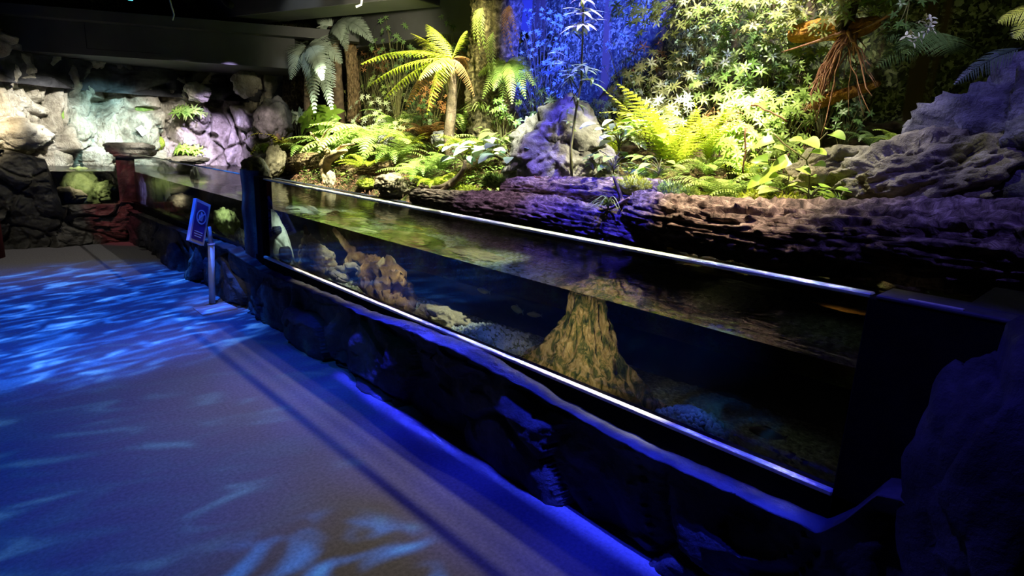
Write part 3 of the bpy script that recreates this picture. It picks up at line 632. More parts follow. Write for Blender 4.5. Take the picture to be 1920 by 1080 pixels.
rock('capstone', at(247, 281, 1, YF)+V((0, .02, 0)), (.30, .15, .10), M['cliff'], 'flat pale stone slab lying on top of the corner post', 'stone', seed=5, rough=.08, tilt=.25, shape=lambda p, n: V((math.copysign(abs(n.x)**.5, n.x)*.30, math.copysign(abs(n.y)**.5, n.y)*.15, math.copysign(abs(n.z)**.6, n.z)*.10))*(p.length/max(1e-6, V((n.x*.30, n.y*.15, n.z*.10)).length)))

# water, one body filling the tank and the pool at the cliff foot
wp = [(.025, yr+.0), (1.355, yr), (1.355, 8.3), (2.3, 9.2), (2.3, 11.8), (-1.25, 11.8), (-1.25, YF+.025), (.025, YF+.025)]
mb = MB(); mb.prism(wp, .302, ZW)
wo = mb.build('tank_water', [M['water'], M['water_top']], None, False); wo.data.polygons[1].material_index = 1
tag(wo, 'clear rippled water filling the tank up to the pool below the cliff', 'water', kind='stuff')
struct_bed = MB(); struct_bed.box((1.36, 8.2, .2), (2.4, 11.8, .3)); child(struct_bed.build('tank_floor', M['tank_dark'], None, False), tank)

# ------------------------------------------------------------------ planted bank
def ex(y): return interp([(-2, 1.30), (.5, 1.34), (4.8, 1.37), (6.5, 1.42), (8.0, 1.5), (8.9, 1.9), (9.6, 2.25), (12, 2.35)], y)
def zt(x, y):
    s = x-ex(y); z = .90+.20*sm(s/.28)+.42*max(0, s-.35)+.05*noise.noise(V((x*2.2, y*2.2, 0)))*sm(s/.3)+.02*noise.noise(V((x*8, y*8, 1)))
    return z
def G(px, py):
    d = ray(px, py).normalized(); t = 1.5
    while t < 16:
        p = CAM+d*t
        if p.x > ex(p.y) and p.z < zt(p.x, p.y): return p
        if p.x > 3.45: return V((3.42, p.y, zt(3.42, p.y)))
        t += .015
    return p
def bankP(u, v):
    y = -1.2+u*12.9; x0 = ex(y)-.03
    if v < .06: return V((x0+.03*noise.noise(V((y*3, v*9, 0))), y, .55+v/.06*.34))
    x = x0+(3.49-x0)*((v-.06)/.94)**1.3; return V((x, y, zt(x, y)))
tag(rockgrid('planted_bank', bankP, 420, 90, M['soil']), 'mossy earth bank rising behind the tank under the plants', 'bank', kind='stuff')

# boulders
def slopecut(p, n): return p
rock('boulder', at(1045, 285, 0, 2.0), (.34, .50, .40), M['boulder'], 'pointed grey boulder bathed in blue light at the middle of the bank', 'boulder', seed=12, tilt=.6, rough=.2, freq=1.1, ridge=.05, sub=6,
     shape=lambda p, n: V((p.x*(1-.35*max(n.z, -.6)), p.y*(1-.55*max(n.z, -.6)), p.z)))
rock('boulder', at(2100, 395, 0, 1.95), (.45, .78, .86), M['boulder_dark'], 'large dark slate boulder filling the right edge above the log', 'boulder', seed=21, tilt=.45, rough=.2, ridge=.16, freq=1.0, sub=6, rx=-.35)
rock('boulder', at(1730, 350, 0, 1.72), (.26, .42, .26), M['boulder_olive'], 'rugged olive grey boulder between the vine and the large dark boulder', 'boulder', seed=31, tilt=.45, rough=.16, ridge=.12, sub=6, rx=-.2)
rock('boulder', at(1560, 320, 0, 1.85), (.2, .26, .13), M['boulder_olive'], 'low pale grey boulder behind the heart leaved vine', 'boulder', seed=37, tilt=.4, ridge=.08, rx=-.2)
rock('boulder', at(738, 348, 0, 1.5), (.16, .22, .12), M['tan_rock'], 'wrinkled tan rock at the water edge left of the dark lower log', 'rock', seed=14, tilt=.5, ridge=.12)
rock('boulder', at(725, 268, 0, 2.2), (.14, .18, .1), M['boulder'], 'small grey brown rock among the ferns below the tree fern', 'rock', seed=15)
rock('boulder', at(830, 262, 0, 2.1), (.12, .14, .09), M['boulder'], 'small pinkish rock right beside the tree fern trunk', 'rock', seed=16)
rock('boulder', at(478, 318, 1, 7.6), (.14, .2, .15), M['boulder'], 'dark domed rock rising from the pool behind the middle post', 'rock', seed=41, tilt=.3)
rock('boulder', at(515, 305, 1, 8.5), (.14, .12, .23), M['tan_rock'], 'pale upright rock split by a crack at the left water edge', 'rock', seed=42, tilt=.6, ry=.35)
rock('boulder', at(510, 232, 1, 9.6), (.28, .25, .36), M['boulder'], 'rounded pinkish boulder where the cliff meets the planting', 'rock', seed=43, tilt=.3)
rock('boulder', at(620, 338, 0, 1.55), (.055, .06, .11), M['tan_rock'], 'short upright pale stone standing in the water below the driftwood', 'rock', seed=44, tilt=.3)
rock('boulder', at(352, 300, 1, 10.4), (.3, .18, .06), M['cliff'], 'flat pale rock shelf awash in the pool below the cliff', 'rock', seed=45)
rock('boulder', at(462, 158, 1, 10.3), (.2, .2, .22), M['cliff'], 'grey violet block of rock high on the right of the cliff', 'rock', seed=46, tilt=.5)
rock('boulder', at(372, 172, 1, 10.8), (.2, .15, .15), M['cliff'], 'rounded grey rock knob high on the cliff', 'rock', seed=47, tilt=.2)
rock('boulder', at(30, 255, 1, 9.95), (.34, .2, .2), M['cliff'], 'big brown rock shoulder at the left of the cliff', 'rock', seed=48, tilt=.5)

# logs
X = 1.25
log('fallen_log', [at(1192, 398, 0, 1.36), at(1290, 420, 0, X), at(1420, 436, 0, X), at(1650, 455, 0, X), at(1930, 482, 0, X-.02), at(2250, 520, 0, X-.05)], [.10, .135, .15, .15, .17, .18], M['bark'],
    'long thick fallen log with flaking bark across the near right bank', seed=2, ridge=.2, seg=110)
log('fallen_log', [at(950, 357, 0, 1.55), at(1040, 360, 0, 1.5), at(1120, 362, 0, 1.48), at(1240, 372, 0, 1.5)], [.085, .1, .105, .1], M['bark'],
    'short blunt log lying on top of the lower log at mid bank', seed=5, ridge=.15)
log('fallen_log', [at(775, 366, 0, 1.4), at(900, 384, 0, 1.33), at(1050, 408, 0, 1.32), at(1180, 436, 0, 1.32), at(1260, 462, 0, 1.36)], [.06, .1, .115, .11, .08], M['bark'],
    'long lower log at the water edge, lit violet and blue', seed=8, ridge=.18, seg=90)
log('fallen_log', [at(1640, 388, 0, 1.5), at(1735, 393, 0, 1.47)], [.055, .05], M['bark'], 'short broken log stub behind the long thick log', seed=11, n=30)
log('fallen_log', [at(1425, 482, 0, 1.33), at(1510, 490, 0, 1.3), at(1590, 500, 0, 1.3)], [.06, .07, .055], M['bark_warm'], 'small tan log wedged beneath the long thick log', seed=12)
log('fallen_log', [at(512, 302, 0, 2.0), at(560, 303, 0, 1.9), at(616, 306, 0, 1.85)], [.12, .13, .11], M['bark_warm'], 'short stout log at the left water edge below the ferns', seed=14)
log('fallen_log', [at(648, 322, 0, 1.75), at(690, 320, 0, 1.75), at(736, 312, 0, 1.8)], [.07, .08, .06], M['bark_warm'], 'slim brown log at the water edge right of the driftwood', seed=15)
# mossy branch and hanging roots
log('mossy_branch', [at(1482, 66, 0, 2.9), at(1545, 56, 0, 2.85), at(1600, 55, 0, 2.8), at(1650, 40, 0, 2.8)], [.05, .07, .06, .03], M['moss_orange'], 'orange mossy horizontal branch above the hanging roots', 'branch', seed=17, endm=M['moss_orange'])
log('mossy_branch', [at(1575, 60, 0, 2.75), at(1592, 30, 0, 2.75), at(1606, -30, 0, 2.75)], [.045, .035, .03], M['trunk_mossy'], 'dark mossy stem rising from the hanging roots to the top edge', 'branch', seed=18)
log('mossy_branch', [at(1515, 205, 0, 2.75), at(1545, 190, 0, 2.75), at(1600, 172, 0, 2.8), at(1650, 155, 0, 2.9)], [.02, .04, .035, .02], M['moss_orange'], 'rusty mossy lower branch behind the hanging root tips', 'branch', seed=19, endm=M['moss_orange'])
rt = empty('hanging_roots', at(1590, 65, 0, 2.7), 'tangle of reddish bare roots hanging down the middle right background', 'roots')
for i in range(44):
    a = at(1588+random.gauss(0, 8), 62+random.gauss(0, 5), 0, 2.7)-rt.location
    tx, ty = random.choice([(1512, 215), (1500, 245), (1540, 200), (1525, 235), (1560, 160), (1600, 200), (1625, 140)])
    b = at(tx+random.gauss(0, 16), ty+random.gauss(0, 22), 0, 2.65+random.uniform(-.1, .15))-rt.location
    mid = (a+b)/2+V((random.uniform(-.1, .1), random.uniform(-.02, .06), random.uniform(.0, .12)))
    pts = [bez(a, mid, b, t/9)+V([random.gauss(0, .008) for _ in range(3)]) for t in range(10)]
    m_ = MB(); r0 = random.uniform(.003, .009); m_.tube(pts, [r0*(1-.07*t) for t in range(10)], 5); m_.build('root_strand', M['root'], rt)
for (a, b, c_) in (((1465, 98), (1520, 82), (1585, 60)), ((1600, 62), (1640, 45), (1680, 20)), ((1600, 110), (1605, 80), (1590, 60))):
    m_ = MB(); P_ = [at(*q, 0, 2.68)-rt.location for q in (a, b, c_)]
    m_.tube([bez(P_[0], P_[1], P_[2], t/8) for t in range(9)], [.004+.0012*t for t in range(9)], 6); m_.build('root_strand', M['root'], rt)
# driftwood on the left bank
dw = empty('driftwood_branch', at(615, 320, 0, 1.6), 'forked pale driftwood branch standing over the water at the left bank', 'driftwood')
def twig(parent, pts, rads, xx, m, name='limb', seg=10, sm_=16):
    P_ = [at(a, b, 0, xx)-parent.location for a, b in pts]; n = sm_
    def c(t):
        k = t*(len(P_)-1); i = min(int(k), len(P_)-2); f = k-i; p0 = P_[max(i-1, 0)]; p3 = P_[min(i+2, len(P_)-1)]
        return .5*((2*P_[i])+(-p0+P_[i+1])*f+(2*p0-5*P_[i]+4*P_[i+1]-p3)*f*f+(-p0+3*P_[i]-3*P_[i+1]+p3)*f**3)
    m_ = MB(); pp = [c(i/n) for i in range(n+1)]
    m_.tube(pp, [interp([(k/(len(rads)-1), r) for k, r in enumerate(rads)], i/n) for i in range(n+1)], seg, .5, random.random()*9); return m_.build(name, m, parent)
twig(dw, [(612, 345), (608, 310), (622, 292), (650, 282)], [.05, .06, .05, .015], 1.6, M['driftwood'])
twig(dw, [(622, 292), (600, 268), (582, 248)], [.045, .025, .008], 1.6, M['driftwood'])
twig(dw, [(600, 270), (608, 252), (618, 240)], [.02, .014, .005], 1.6, M['driftwood'])
twig(dw, [(622, 294), (640, 275), (665, 270)], [.035, .02, .008], 1.63, M['driftwood'])
dw = empty('driftwood_branch', at(505, 240, 0, 1.9), 'curved bare stick leaning on the pinkish boulder at the left', 'driftwood')
twig(dw, [(525, 262), (512, 240), (506, 222), (496, 205), (488, 212)], [.03, .03, .035, .035, .01], 1.9, M['driftwood_dark'])
dw = empty('driftwood_branch', at(840, 340, 0, 1.4), 'gnarled brown stick curving over the start of the lower log', 'driftwood')
twig(dw, [(770, 345), (810, 352), (845, 345), (868, 322), (872, 300)], [.012, .022, .03, .022, .012], 1.38, M['driftwood_dark'])
twig(dw, [(845, 345), (815, 368), (800, 385)], [.02, .018, .008], 1.36, M['driftwood_dark'])
dw = empty('driftwood_branch', at(1180, 380, 0, 1.3), 'pale knotted twigs hanging over the junction of the logs', 'driftwood')
twig(dw, [(1150, 330), (1165, 372), (1160, 400), (1148, 412)], [.008, .013, .01, .004], 1.25, M['driftwood_dark'])
twig(dw, [(1165, 372), (1182, 400), (1178, 415)], [.012, .009, .004], 1.25, M['driftwood'])
twig(dw, [(1120, 385), (1140, 392), (1165, 380), (1180, 372)], [.004, .008, .012, .01], 1.24, M['driftwood'])

# trunks
log('old_tree', [at(930, 300, 0, 2.7), at(922, 200, 0, 2.7), at(925, 100, 0, 2.7), at(935, -60, 0, 2.7)], [.27, .25, .24, .26], M['trunk_mossy'], 'thick mossy tree trunk rising to the ceiling left of the blue glow', 'tree', seed=31, ridge=.12)
log('old_tree', [at(560, 250, 0, 2.6), at(553, 190, 0, 2.6), at(548, 60, 0, 2.6)], [.2, .17, .15], M['bark_dark'], 'dark reddish trunk behind the silvery tree fern', 'tree', seed=32)
log('old_tree', [at(665, 230, 0, 2.9), at(662, 160, 0, 2.9), at(655, 60, 0, 2.9)], [.09, .08, .08], M['bark_warm'], 'slender brown trunk between the silvery and the yellow tree fern', 'tree', seed=33)
log('old_tree', [at(628, 230, 0, 3.1), at(625, 160, 0, 3.1), at(618, 60, 0, 3.1)], [.07, .07, .06], M['bark_dark'], 'thin dark trunk just right of the silvery tree fern', 'tree', seed=34)

# tree ferns
def treefern(name, crown, base, tr, fronds, m, label, xc, W, trunkm=None, n=26, droop=.45, dead=(), up=V((0, 0, 1))):
    root = empty(name, base, label, 'tree fern')
    m_ = MB(); m_.tube([base.lerp(crown, t/12)-base+V((.012*math.sin(t), .012*math.cos(t*1.7), 0)) for t in range(13)], [tr*(1.25-.35*t/12) for t in range(13)], 16, .3, 3)
    m_.build('trunk', trunkm or M['driftwood_dark'], root)
    for (px, py, dx, arch) in fronds:
        tip = at(px, py, 0, xc+dx); c = (crown+tip)/2+V((0, 0, arch))
        path = [bez(crown, c, tip, t/10)-base for t in range(11)]; m_ = MB()
        frondgeo(m_, path, W, n, up=up, droop=droop, teeth=4 if n > 35 else 6, r=.006, prof=.25, narrow=.42 if n < 29 else .56, sweep=.5 if n < 29 else .75)
        m_.build('frond', M['fern_brown'] if (px, py) in dead else m, root)
    return root
cr = at(848, 112, 0, 2.05); bs = G(845, 262); bs = V((2.1, at(843, 262, 0, 2.1).y, zt(2.1, 5.2)-.03))
treefern('tree_fern', cr, bs, .05, [(678, 120, -.25, .22), (692, 160, -.5, .2), (800, 46, .1, .12), (874, 58, .1, .1), (800, 215, -.35, .3), (786, 150, -.55, .15), (720, 185, -.3, .2), (880, 130, .2, .15), (770, 62, .3, .05), (890, 180, .1, .18), (760, 205, .1, .25), (745, 100, .25, .12)], M['fern_yel'],
         'bright yellow green tree fern arching over the left half of the bank', 2.05, .17, dead={(890, 180), (760, 205), (880, 130)})
cr = at(575, 88, 0, 2.15); bs = V((2.3, cr.y+.2, zt(2.3, cr.y)))
treefern('tree_fern', cr, bs, .08, [(545, 148, -.3, .3), (590, 212, -.4, .5), (622, 205, -.2, .4), (627, 163, .1, .35), (640, 118, .2, .25), (535, 130, .2, .25), (605, 150, -.5, .3)], M['fern_silver'],
         'silvery grey tree fern with drooping fronds beside the cliff', 2.15, .26, n=32, droop=.25, up=V((-.75, -.6, .45)))
cr = at(625, 50, 0, 2.6); bs = V((2.75, cr.y+.1, zt(2.75, cr.y)))
treefern('tree_fern', cr, bs, .07, [(600, 45, -.2, .1), (650, 95, -.2, .3), (700, 80, -.1, .3), (595, 85, -.2, .25), (690, 55, .2, .2), (640, 75, -.5, .2)], M['fern_silver'],
         'smaller grey tree fern high up under the grey duct', 2.6, .22, n=30, droop=.25, up=V((-.75, -.6, .45)))
cr = at(950, 118, 0, 2.45); bs = V((2.5, cr.y, zt(2.5, cr.y)-.02))
treefern('tree_fern', cr, bs, .03, [(985, 185, -.2, .2), (960, 195, -.3, .2), (905, 185, -.2, .2), (925, 170, -.3, .1), (1000, 160, 0, .2), (890, 150, 0, .15), (940, 210, -.1, .2)], M['fern'],
         'drooping grassy green fern at the foot of the thick trunk', 2.45, .12, n=26, droop=.4, up=V((-.75, -.6, .45)))

# dark fern fronds on the right wall and the frond at the right edge
def wallfronds(label, org, xs, tips, W, m, n=26, cat='fern', name='fern'):
    root = empty(name, org, label, cat)
    for (px, py, dx, arch) in tips:
        tip = at(px, py, 0, xs+dx); c = (org+tip)/2+V((0, 0, arch)); m_ = MB()
        frondgeo(m_, [bez(org, c, tip, t/10)-org for t in range(11)], W, n, droop=.3, teeth=5, up=V((-.6, -.2, .8))); m_.build('frond', m, root)
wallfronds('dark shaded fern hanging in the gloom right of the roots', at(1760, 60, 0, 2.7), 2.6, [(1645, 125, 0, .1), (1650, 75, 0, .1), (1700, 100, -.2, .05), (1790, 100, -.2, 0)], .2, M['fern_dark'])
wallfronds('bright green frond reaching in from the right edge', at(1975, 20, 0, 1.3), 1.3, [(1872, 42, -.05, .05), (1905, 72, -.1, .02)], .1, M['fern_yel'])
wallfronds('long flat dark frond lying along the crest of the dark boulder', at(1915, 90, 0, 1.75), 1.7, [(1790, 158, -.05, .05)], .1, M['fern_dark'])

# ------------------------------------------------------------------ under water
ROCKC = 'rock'
def urock(px, py, x, size, m, label, seed, mode='s', **k):
    return rock('submerged_rock', under(px, py, mode, 0, x), size, m, label, 'rock', seed=seed, **k)
# leaning white slab with round holes
c = under(514, 445, 's', 0, .32); wr = rock('submerged_rock', c+V((.05, .1, -.1)), (.16, .36, .33), M['white_rock'], 'white leaning limestone rock with dark round holes beside the middle post', 'rock', seed=52, tilt=.15, rough=.05, sub=6,
    shape=lambda p, n: V((p.x, p.y*(1-.45*n.z), p.z))if 1 else p)
for (px, py, r_) in ((514, 432, .035), (530, 478, .07)):
    h = under(px, py, 's', 0, .19); m_ = MB(); m_.tube([V((-.02, 0, 0)), V((.12, 0, 0))], r_, 20); o = m_.build('dark_plug', M['tank_dark'], wr); o.location = h-wr.location  # solid plug, its dark colour stands in for the shade inside a hole
urock(592, 494, .45, (.16, .30, .15), M['tan_rock'], 'speckled tan rock on the tank bed right of the white holed rock', 53, ridge=.08)
urock(636, 518, .3, (.1, .13, .05), M['pebble'], 'smooth grey cigar shaped stone lying on the tank bed', 54, tilt=.1, rough=.05)
urock(835, 612, .55, (.14, .26, .12), M['tan_rock'], 'low brownish rock just left of the blue pebbles', 55, ridge=.1)
def root_under(label, pts, rads, x, m, seed=0, extra=()):
    org = under(*pts[len(pts)//2], 's', 0, x); r_ = empty('submerged_driftwood', org, label, 'driftwood')
    for (P_, R_, xx) in [(pts, rads, x)]+list(extra):
        q = [under(a, b, 's', 0, xx)-org for a, b in P_]; n = 24
        def c(t):
            k = t*(len(q)-1); i = min(int(k), len(q)-2); f = k-i; p0 = q[max(i-1, 0)]; p3 = q[min(i+2, len(q)-1)]
            return .5*((2*q[i])+(-p0+q[i+1])*f+(2*p0-5*q[i]+4*q[i+1]-p3)*f*f+(-p0+3*q[i]-3*q[i+1]+p3)*f**3)
        m_ = MB(); m_.tube([c(i/n)+V((.01*math.sin(i*1.3), .012*math.sin(i*.9+seed), .008*math.cos(i*1.7))) for i in range(n+1)], [interp([(k/(len(R_)-1), r) for k, r in enumerate(R_)], i/n) for i in range(n+1)], 12, .7, seed); m_.build('limb', m, r_)
    return r_
root_under('thin upright brown branch under water right of the white holed rock', [(572, 425), (575, 445), (585, 475), (592, 500)], [.02, .035, .045, .06], .5, M['driftwood_dark'], 1, [([(578, 445), (595, 460), (600, 490)], [.03, .025, .02], .55), ([(575, 440), (565, 460), (562, 480)], [.02, .02, .025], .5)])
root_under('thick knotted branch slanting down under water, lit yellow at its foot', [(625, 432), (645, 455), (662, 475), (685, 492), (705, 505)], [.018, .028, .038, .045, .02], .7, M['driftwood'], 2, [([(662, 475), (650, 500), (640, 510)], [.04, .03, .02], .7), ([(680, 488), (705, 488), (722, 500)], [.04, .03, .01], .68)])
root_under('pale grey root curving over the grey cigar shaped stone', [(610, 512), (630, 508), (652, 500), (672, 505), (668, 515)], [.03, .03, .028, .025, .015], .3, M['pebble'], 3)
root_under('brown twisted driftwood root under water below the yellow lit branch', [(672, 520), (700, 512), (735, 515), (755, 545), (765, 575)], [.05, .08, .10, .09, .06], .45, M['driftwood'], 4,
           [([(700, 540), (725, 530), (750, 520), (757, 535)], [.06, .05, .045, .02], .35), ([(690, 545), (715, 560), (745, 570), (768, 585)], [.05, .06, .07, .04], .32), ([(675, 530), (700, 545), (730, 545)], [.05, .05, .05], .36)])
# stump
st = empty('tree_stump', V((.52, 1.92, .30)), 'mossy flared tree stump standing in the middle of the near tank', 'stump')
def stumpP(u, v):
    a = u*2*PI; z = v*.56; k = (1-v)
    R = .085+.42*k**1.9; R *= 1+.22*math.cos(5*a+.6)*k**1.2+.12*math.cos(9*a)*k+.16*noise.noise(V((math.cos(a)*1.5, math.sin(a)*1.5, z*3)))
    R += .05*fbm(V((math.cos(a)*4, math.sin(a)*4, z*6)), 6)
    return V((math.cos(a)*R*.8, math.sin(a)*R*1.05, z+.02*noise.noise(V((math.cos(a)*6, math.sin(a)*6, 0)))*v))
rockgrid('trunk_base', stumpP, 160, 90, M['stump'], st)
m_ = MB()
for i in range(16):
    a = 2*PI*i/16; m_.v.append((math.cos(a)*.07, math.sin(a)*.09, .555))
m_.f.append(tuple(range(16))); m_.build('hollow_top', M['driftwood_dark'], st)
for (a, l) in ((.3, .3), (1.9, .35), (3.4, .28), (4.5, .4), (5.3, .3)):
    m_ = MB(); m_.tube([V((math.cos(a)*(.22+l*t/8), math.sin(a)*(.22+l*t/8), .14*(1-t/8)**2+.01)) for t in range(9)], [.07*(1-.09*t) for t in range(9)], 12, .5, a); m_.build('root', M['stump'], st)
# gravel bed and pebble heaps
def gravP(u, v):
    x = .021+1.335*u; y = .56+v*9.15
    z = .315+.03*noise.noise(V((x*3, y*2, 0)))+.012*noise.noise(V((x*30, y*30, 0)))
    for (cx, cy, h, rx, ry) in ((.55, 2.65, .15, .5, .4), (.42, 1.27, .15, .3, .2), (.7, 4.2, .08, .5, 1.0), (.5, 7.5, .1, .6, 1.5)):
        z += h*math.exp(-((x-cx)/rx)**2-((y-cy)/ry)**2)
    return V((x, y, z))
tag(rockgrid('tank_gravel', gravP, 60, 420, M['gravel']), 'dark gravel covering the bed of the tank', 'gravel', kind='stuff')
m_ = MB(); vs0, fs0 = ico(1)
for i in range(2600):
    cx, cy, s_ = random.choice([(.6, 3.2, .5), (.65, 4.0, .6), (.6, 5.0, .5), (.5, 2.65, .3), (.5, 2.65, .3), (.42, 1.27, .12), (.7, 4.2, .5), (.6, 3.4, .3)])
    x = min(1.25, max(.06, random.gauss(cx, s_*.6))); y = max(.65, random.gauss(cy, s_)); p = gravP((x-.021)/1.335, (y-.56)/9.15)
    s_ = random.uniform(.01, .026); e_ = Euler((random.random()*3, random.random()*3, random.random()*3)).to_matrix()
    m_.add([p+e_ @ V((n.x*s_, n.y*s_*.8, n.z*s_*.55)) for n in vs0], fs0)
tag(m_.build('pebble_heap', M['pebble']), 'pale pebbles heaped on the tank bed beside the stump', 'pebbles', kind='stuff')
# left water section and pool
urock(425, 415, .5, (.16, .3, .14), M['mossy_rock'], 'rounded olive rock under water left of the middle post', 61)
urock(452, 447, .22, (.09, .14, .09), M['white_rock'], 'small bright pebbly rock at the pane foot left of the middle post', 62)
urock(400, 445, .3, (.1, .14, .05), M['mossy_rock'], 'little moss green rock under water behind the sign post', 63)
urock(262, 350, .5, (.14, .25, .3), M['white_rock'], 'tall pale rock under water glowing violet by the corner post', 64, tilt=.2)
urock(311, 362, .5, (.07, .13, .3), M['white_rock'], 'narrow pale rock under water glowing violet, second from the corner post', 65, tilt=.2)
urock(345, 385, .6, (.25, .5, .12), M['tan_rock'], 'long low brown rock under water in the far tank section', 66)
rock('submerged_rock', at(150, 345, 1, 10.4)-V((0, 0, .08)), (.25, .2, .3), M['mossy_rock'], 'olive upright rock seen through the small end pane', 'rock', seed=67)
rock('submerged_rock', at(198, 350, 1, 10.2)-V((0, 0, .05)), (.16, .2, .14), M['mossy_rock'], 'rounded mossy rock at the right of the small end pane', 'rock', seed=68)
rock('submerged_rock', at(125, 360, 1, 10.1)-V((0, 0, .05)), (.2, .2, .12), M['tan_rock'], 'low brown rock at the left of the small end pane', 'rock', seed=69)
# wood seen under the surface by the end panel
o = rock('submerged_wood', under(1600, 583, 't', 2, .895), (.04, .16, .03), M['moss_orange'], 'pointed orange wood piece just under the surface by the end panel', 'driftwood', seed=71, tilt=.1, rough=.05)
def fish(c, L_, yaw, m, label, pitch=0):
    root = empty('fish', c, label, 'fish', None, yaw); mb = MB(); vs = []; n = 14; seg = 12
    for i in range(n+1):
        t = i/n; x = (t-.5)*L_*.8; h = L_*.13*math.sin(PI*min(1, t*.9+.06))**.8+.002; w_ = h*.55
        vs += [V((x, w_*math.cos(2*PI*k/seg), h*math.sin(2*PI*k/seg))) for k in range(seg)]
    mb.add(vs, [(i*seg+k, i*seg+(k+1) % seg, (i+1)*seg+(k+1) % seg, (i+1)*seg+k) for i in range(n) for k in range(seg)]+[tuple(range(seg-1, -1, -1)), tuple(range(n*seg, n*seg+seg))])
    mb.build('body', m, root)
    for nm, pl in (('tail_fin', [(-.38, 0), (-.52, .11), (-.48, 0), (-.52, -.11)]), ('dorsal_fin', [(-.1, .11), (.12, .12), (.02, .2), (-.12, .17)]), ('anal_fin', [(-.2, -.08), (-.05, -.1), (-.16, -.17)])):
        m_ = MB(); k = len(pl); m_.add([V((a*L_, -.002, b*L_)) for a, b in pl]+[V((a*L_, .002, b*L_)) for a, b in pl], [tuple(range(k)), tuple(range(2*k-1, k-1, -1))]+[(i, (i+1) % k, k+(i+1) % k, k+i) for i in range(k)]); m_.build(nm, m, root)
    return root
fish(under(1435, 812, 's', 0, .35), .16, 1.9, M['fish'], 'pale fish swimming near the bed at the near end of the tank')
fish(under(1560, 876, 's', 0, .2), .07, 1.2, M['fish'], 'small pale fish low in the near corner of the tank')
fish(under(905, 545, 's', 0, .9), .13, 1.6, M['fish_dark'], 'dim olive fish hovering in the dark water left of the stump, topmost')
fish(under(968, 580, 's', 0, .9), .16, 1.2, M['fish_dark'], 'dim olive fish in the dark water nearest the stump on its left')
fish(under(1000, 590, 's', 0, 1.1), .12, 2.2, M['fish_dark'], 'faint small fish in the dark water just left of the stump top')
# added lights under the surface, standing in for lamp light entering the water
def ufill(loc, tgt, p, c, ang=110): spot('underwater_fill', loc, tgt, p, c, ang, .9, .05)
ufill((.25, 5.0, .92), (.35, 5.3, .5), 5, (.85, 1, .85), 120)
ufill((.2, 4.0, .92), (.6, 4.2, .4), 6, (1, .85, .55), 110)
ufill((.15, 3.3, .92), (.45, 3.7, .4), 6, (1, .88, .65), 100)
ufill((.55, 3.6, .92), (.72, 3.95, .62), 4, (1, .85, .4), 34)
ufill((.5, 5.6, .9), (1.3, 5.9, .7), 5, (.15, .12, 1), 60)
ufill((.15, 2.5, .93), (.5, 2.65, .4), 5, (.1, .22, 1), 75)
ufill((.12, 1.75, .93), (.5, 1.95, .5), 10, (1, .86, .52), 84)
ufill((.35, 1.27, .93), (.42, 1.27, .4), 4, (.06, .14, 1), 42)
ufill((1.0, .95, .93), (1.0, 1.0, .3), .35, (.8, 1, .8), 50)
for y_ in (3.0, 3.7, 4.5, 5.3): ufill((.55, y_, .935), (.57, y_, .3), 60, (.92, 1, .72), 70)
ufill((.6, .95, .94), under(1600, 583, 't', 2, .895), 1.2, (1, .8, .5), 50)
ufill((.3, 6.6, .92), (.5, 6.6, .4), 9, (.9, 1, .8), 120)
ufill((.3, 8.0, .92), (.5, 8.2, .4), 9, (1, .95, .75), 120)
ufill((.3, 9.2, .92), (.5, 9.6, .5), 8, (.4, .3, 1), 90)
ufill((-.5, 9.95, .92), (-.5, 10.4, .5), 8, (1, .95, .7), 130)

# ------------------------------------------------------------------ sign on its stand
sx, sy = at(398, 570, 2, 0).x, at(398, 570, 2, 0).y
sg = empty('floor_sign', (sx, sy, 0), 'small violet notice board on a slim grey floor stand before the tank', 'sign')
bp = [at(362, 579, 2, 0), at(380, 593, 2, 0), at(446, 580, 2, 0), at(425, 570, 2, 0)]
m_ = MB(); m_.prism([(p.x-sx, p.y-sy) for p in bp], .001, .012); m_.build('base_plate', M['steel'], sg, False)
top = at(391, 425, 1, sy)
pz = at(396, 458, 1, sy-.0)
m_ = MB(); m_.tube([V((0, 0, .01)), V((pz.x-sx, 0, pz.z))], .028, 16); m_.build('pole', M['steel'], sg)
m_ = MB(); m_.tube([V((pz.x-sx, 0, pz.z)), V((top.x-sx, 0, top.z))], .02, 16); m_.build('upper_pole', M['steel'], sg)
m_ = MB(); m_.tube([V((pz.x-sx, 0, pz.z-.008)), V((pz.x-sx, 0, pz.z+.008))], .033, 16); m_.build('collar', M['sign_border'], sg)
cs = [at(376, 378, 1, sy-.02), at(401, 387, 1, sy+.05), at(372, 457, 1, sy-.10), at(350, 446, 1, sy-.17)]
cc = sum(cs, V())/4; ux = ((cs[1]+cs[2])-(cs[0]+cs[3])).normalized(); uy = ((cs[0]+cs[1])-(cs[2]+cs[3])); uy = (uy-ux*uy.dot(ux)).normalized(); un = ux.cross(uy)
if un.dot(CAM-cc) < 0: un = -un
Wd = ((cs[1]-cs[0]).length+(cs[2]-cs[3]).length)/2; Hd = ((cs[0]-cs[3]).length+(cs[1]-cs[2]).length)/2; Wd *= 1.15
print('sign', Wd, Hd, ux, uy)
def plate(name, pts, m, off, th, par=sg):
    m_ = MB(); k = len(pts); P0 = [cc+ux*a+uy*b+un*off-V((sx, sy, 0)) for a, b in pts]; m_.add(P0+[p+un*th for p in P0], [tuple(range(k-1, -1, -1)), tuple(range(k, 2*k))]+[(i, (i+1) % k, k+(i+1) % k, k+i) for i in range(k)])
    return m_.build(name, m, par, False)
def rect(cx, cy, w_, h_, rot=0):
    c_, s_ = math.cos(rot), math.sin(rot); return [(cx+x*c_-y*s_, cy+x*s_+y*c_) for x, y in ((-w_/2, -h_/2), (w_/2, -h_/2), (w_/2, h_/2), (-w_/2, h_/2))]
board = plate('board', rect(0, 0, Wd, Hd), M['sign_border'], -.03, .032)
